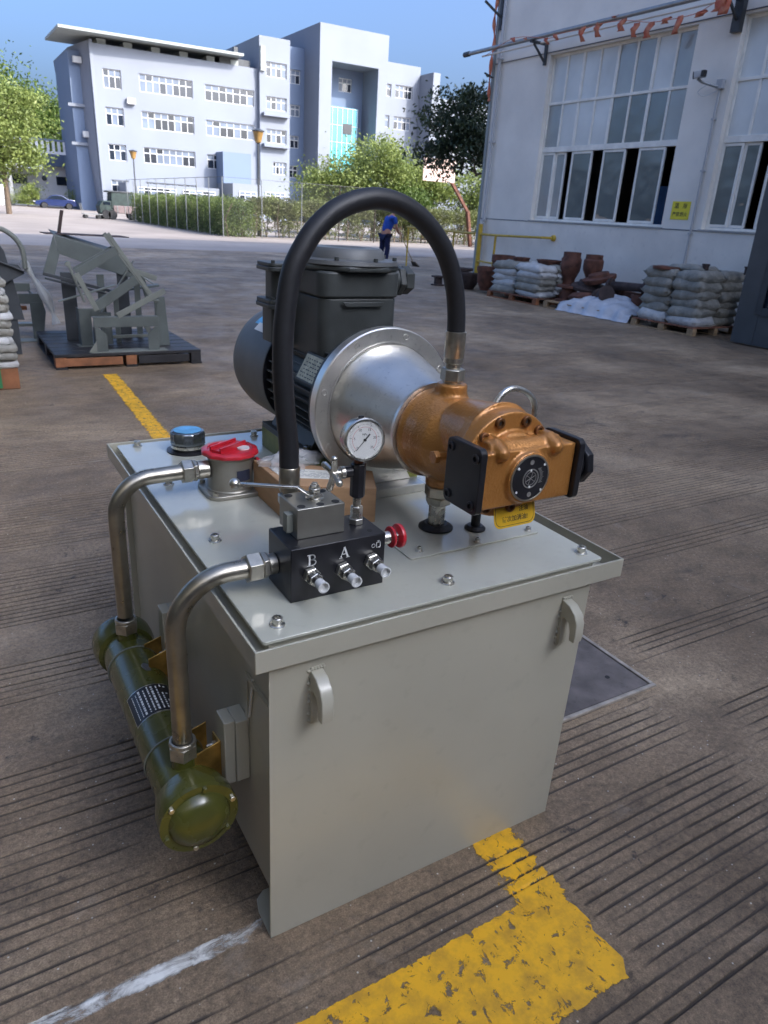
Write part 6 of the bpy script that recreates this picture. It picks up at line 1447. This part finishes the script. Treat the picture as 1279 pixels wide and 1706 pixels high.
# chain link fence
t = thing('chain_link_fence', (12.5, 45, 0), 'tall galvanised chain link fence with slim posts along the hedge', 'fence')
for y in np.arange(37.3, 59.5, 2.1): MB().tube([(12.55, y, 0), (12.55, y, 2.75)], .024, 8).build('post', GALV, t)
for x in np.arange(14.6, 22, 2.2): MB().tube([(x, 37.3, 0), (x, 37.3, 2.75)], .024, 8).build('post', RUSTD if int(x) % 2 else GALV, t)
mb = MB(); mb.tube([(12.55, 37.3, 2.75), (12.55, 58.4, 2.75)], .014, 8); mb.tube([(12.55, 37.3, 2.75), (21.3, 37.3, 2.75)], .009, 8); mb.each('top_rail', DARKM, t)
mb = MB(); mb.quad((12.56, 37.3, .05), (12.56, 58.4, .05), (12.56, 58.4, 2.72), (12.56, 37.3, 2.72)); mb.quad((12.56, 37.31, .05), (21.3, 37.31, .05), (21.3, 37.31, 2.72), (12.56, 37.31, 2.72)); mb.build('mesh_panel', MESHF, t, smooth=None)

# lamps
def lamp(x, y, h, lab):
    t = thing('street_lamp', (x, y, 0), lab, 'lamp', 'yard lamps')
    mb = MB(); mb.lathe((x, y, 0), (0, 0, 1), [(.10, 0), (.10, .5), (.06, .6), (.05, h - .6)], 12); mb.build('pole', DARKM, t)
    mb = MB(); mb.lathe((x, y, h - .6), (0, 0, 1), [(.06, 0), (.16, .05), (.28, .52), (.30, .55)], 10); mb.build('lantern', mat('amber_lamp', (.32, .19, .06), .4, var=.1, vs=5), t)
    MB().lathe((x, y, h - .049), (0, 0, 1), [(.34, 0), (.34, .05), (.05, .14)], 10).build('lamp_cap', DARKM, t)
lamp(15.6, 40.3, 5.2, 'dark lamp post with amber tapered lantern standing in the hedge left of the hose arch')
lamp(15.0, 66.5, 5.1, 'smaller farther lamp post in front of the office windows')
# basketball hoop
t = thing('basketball_hoop', (26.8, 36.5, 0), 'pink white basketball backboard on a slanted support arm beside the workshop corner', 'basketball hoop')
MB().box(23.35, 36.0, 3.32, 25.45, 36.06, 4.45).build('backboard', PINKB, t, bev=.01)
mb = MB(); mb.bar((25.1, 36.2, 3.7), (26.9, 36.5, 1.9), .12, .16); mb.bar((26.9, 36.5, 1.95), (27.4, 36.6, 0), .16, .2); mb.bar((25.1, 36.2, 3.9), (24.4, 36.08, 3.9), .08, .08); mb.bar((24.4, 36.1, 4.3), (26.0, 36.3, 2.9), .05, .05); mb.each('support', RUST, t)
mb = MB(); mb.tube(arc((24.4, 35.72, 3.55), (1, 0, 0), (0, 1, 0), .23, 0, 2 * PI, 20), .012, 6); mb.build('rim', RUST, t)
# ---------------------------------------------------------------- vehicles
def wheel(t, x, y, r, w_, ax=(0, 1, 0)):
    a = V(ax); c = V((x, y, r))
    tw = MB().lathe(c - a * w_ / 2, a, [(r * .62, 0), (r * .93, 0), (r, w_ * .2), (r, w_ * .8), (r * .93, w_), (r * .62, w_)], 24).build('wheel', RUBBER, t)
    MB().lathe(c - a * (w_ / 2 - .01), a, [(r * .3, 0), (r * .6, .01), (r * .6, w_ - .03), (r * .3, w_ - .02)], 20).build('rim', GALV, tw)
cy = 96.0
t = thing('parked_car', (12.6, cy, 0), 'dark blue saloon car parked in the sun in front of the low building', 'car')
def carbody(x0, y0, m_):
    prof = [(0, .35), (.02, .62), (.25, .78), (1.15, .92), (1.75, 1.36), (2.2, 1.44), (2.9, 1.42), (3.55, 1.05), (4.2, .98), (4.38, .75), (4.4, .35), (3.95, .28), (3.85, .5), (3.65, .62), (3.4, .62), (3.2, .5), (3.1, .28), (1.35, .28), (1.25, .5), (1.05, .62), (.8, .62), (.6, .5), (.5, .28)]
    mb = MB(); mb.prism([(x0 + a, y0, b) for a, b in prof], (0, 1.7, 0)); return mb.build('body', m_, t, bev=.05, seg=3)
carbody(10.4, cy - .85, CARB)
mb = MB(); mb.prism([(10.4 + a, cy - .86, b) for a, b in [(1.25, .96), (1.80, 1.32), (2.25, 1.38), (2.85, 1.36), (3.38, 1.06), (3.3, .98)]], (0, 1.72, 0)); mb.build('side_windows', GLD, t)
for x in (11.33, 13.93):
    for y in (cy - .8, cy + .8): wheel(t, x, y, .31, .2)
MB().box(10.37, cy - .7, .62, 10.45, cy - .4, .74).build('headlight', FRW, t); MB().box(10.37, cy + .4, .62, 10.45, cy + .7, .74).build('headlight', FRW, t)
ty = 61.0
t = thing('parked_truck', (12.2, ty, 0), 'small worn farm truck with dark canopy and dusty pink side panels beside the fence', 'truck')
mb = MB(); mb.box(11.9, ty - .8, .45, 14.0, ty + .8, .98); mb.build('cargo_bed', TRKP, t, bev=.03)
mb = MB()
for x in (12.15, 12.7, 13.25, 13.8): mb.box(x, ty - .83, .45, x + .05, ty - .801, .98)
mb.each('bed_rib', GALV, t, smooth=None)
mb = MB(); mb.prism([(11.75, ty - .75, .75), (11.8, ty - .75, 1.85), (13.3, ty - .75, 1.95), (13.75, ty - .75, 1.1), (13.75, ty - .75, .99)], (0, 1.5, 0)); mb.build('tarpaulin', TRKG, t, bev=.06)
mb = MB(); mb.box(11.55, ty - .78, 1.86, 13.4, ty + .78, 1.98); mb.build('canopy_roof', DARKM, t, bev=.04)
mb = MB(); mb.prism([(10.95, ty - .7, .4), (10.9, ty - .7, .9), (11.15, ty - .7, 1.25), (11.88, ty - .7, 1.3), (11.88, ty - .7, .4)], (0, 1.4, 0)); mb.build('hood', TRKG, t, bev=.05)
MB().box(11.2, ty - .705, 1.0, 11.7, ty - .6, 1.2).build('cab_window', GLD, t)
MB().box(13.9, ty - .82, .55, 14.02, ty - .6, 1.0).build('tail_light', mat('tail_red', (.6, .08, .07), .4, var=.1, vs=5), t)
for x in (11.35, 11.8, 13.4):
    for y in (ty - .72, ty + .72): wheel(t, x, y, .33, .2)
t = thing('hand_cart', (10.4, 60.5, 0), 'low flat handcart standing left of the worn truck in the sun', 'cart')
mb = MB(); mb.box(9.7, 60.0, .28, 11.0, 60.9, .34); mb.build('deck', GALV, t); mb = MB(); mb.tube([(9.75, 60.1, .34), (9.6, 60.1, 1.0), (9.6, 60.8, 1.0), (9.75, 60.8, .34)], .02, 6); mb.build('handle', GALV, t)
for x in (9.9, 10.8):
    for y in (60.05, 60.85): wheel(t, x, y, .13, .05)

# ---------------------------------------------------------------- the worker
PB = V((12.35, 21.0, 0))
t = thing('person', tuple(PB), 'worker in blue shirt and navy trousers bending forward with a broom beyond the hose arch', 'person')
def skin(name, joints, edges, m_, parent, sub=2):
    me = bpy.data.meshes.new(name); bm = bmesh.new(); bm.verts.layers.skin.verify()
    bv = [bm.verts.new(tuple(V(j[0]))) for j in joints]
    for a, b in edges: bm.edges.new((bv[a], bv[b]))
    bm.to_mesh(me); bm.free()
    o = bpy.data.objects.new(name, me); COL.objects.link(o); o.parent = parent
    for v, j in zip(me.skin_vertices[0].data, joints): v.radius = (j[1], j[1] if len(j) < 3 else j[2])
    me.skin_vertices[0].data[0].use_root = True
    o.modifiers.new('skin', 'SKIN').use_smooth_shade = True
    s_ = o.modifiers.new('sub', 'SUBSURF'); s_.levels = sub; s_.render_levels = sub
    me.materials.append(m_); return o
# local coordinates: faces +x, y is across
J = [((0, 0, .92), .13, .15), ((.05, 0, 1.10), .12, .15), ((.13, 0, 1.30), .12, .17), ((.19, 0, 1.42), .10, .15), ((.24, 0, 1.50), .05), ((.30, 0, 1.58), .05), ((.335, 0, 1.67), .085, .075), ((.34, 0, 1.73), .075, .07),
     ((.02, -.10, .86), .095), ((.04, -.11, .48), .062), ((-.02, -.11, .10), .042), ((.10, -.12, .04), .04),
     ((-.02, .10, .86), .095), ((-.03, .12, .48), .062), ((-.12, .12, .10), .042), ((-.01, .12, .04), .04),
     ((.19, -.20, 1.40), .058), ((.26, -.24, 1.14), .045), ((.40, -.14, .98), .034), ((.47, -.10, .96), .03),
     ((.19, .20, 1.40), .058), ((.30, .24, 1.16), .045), ((.46, .14, 1.10), .034), ((.53, .10, 1.10), .03)]
Ed = [(0, 1), (1, 2), (2, 3), (3, 4), (4, 5), (5, 6), (6, 7), (0, 8), (8, 9), (9, 10), (10, 11), (0, 12), (12, 13), (13, 14), (14, 15), (3, 16), (16, 17), (17, 18), (18, 19), (3, 20), (20, 21), (21, 22), (22, 23)]
body = skin('body', J, Ed, SKIN, t)
Js = [((0.01, 0, .95), .145, .165), ((.05, 0, 1.10), .14, .17), ((.13, 0, 1.30), .14, .19), ((.19, 0, 1.42), .115, .16), ((.225, 0, 1.475), .07), ((.19, -.21, 1.40), .075), ((.235, -.235, 1.22), .068), ((.19, .21, 1.40), .075), ((.26, .235, 1.24), .068)]
skin('shirt', Js, [(0, 1), (1, 2), (2, 3), (3, 4), (3, 5), (5, 6), (3, 7), (7, 8)], SHIRT, t)
Jt = [((0, 0, .93), .14, .16), ((.02, -.10, .84), .11), ((.04, -.11, .48), .085), ((-.02, -.11, .09), .07), ((-.02, .10, .84), .11), ((-.03, .12, .48), .085), ((-.12, .12, .09), .07)]
skin('trousers', Jt, [(0, 1), (1, 2), (2, 3), (0, 4), (4, 5), (5, 6)], TROUS, t)
h_ = MB().sphere(PB + V((.325, 0, 1.745)), .095, 14, (1.05, .85, .85)).build('hair', HAIR, t)
for y in (-.11, .12): MB().sphere(PB + V((.05 if y < 0 else -.05, y, .045)), .08, 12, (1.5, .6, .55)).build('shoe', HAIR, t)
for sy, c in ((-1, V((.49, -.09, .95))), (1, V((.55, .09, 1.10)))):
    mb = MB()
    for k in range(4): b_ = PB + c + V((0, 0, -.03 + .02 * k)); mb.tube([b_, b_ + V((.04, sy * .01, 0)), b_ + V((.05, sy * .03 - sy * .035, 0))], [.011, .010, .008], 6)
    mb.tube([PB + c + V((-.01, 0, .03)), PB + c + V((.03, -sy * .02, .05))], [.012, .009], 6); mb.build('fingers', SKIN, t)
br_ = MB(); br_.tube([PB + V((.40, .16, 1.32)), PB + V((.54, .0, .98)), PB + V((.95, -.25, .12))], .014, 8)
br_o = br_.build('broom', WOOD, None); tag(br_o, 'long handled broom held by the blue shirted worker', 'broom')
mb = MB(); mb.prism([PB + V((.90, -.42, .14)), PB + V((.98, -.05, .14)), PB + V((1.10, .0, .0)), PB + V((1.02, -.52, .0))], (.03, 0, .01)); 
o_ = mb.build('broom_head', BARK, br_o)
o_.parent = br_o
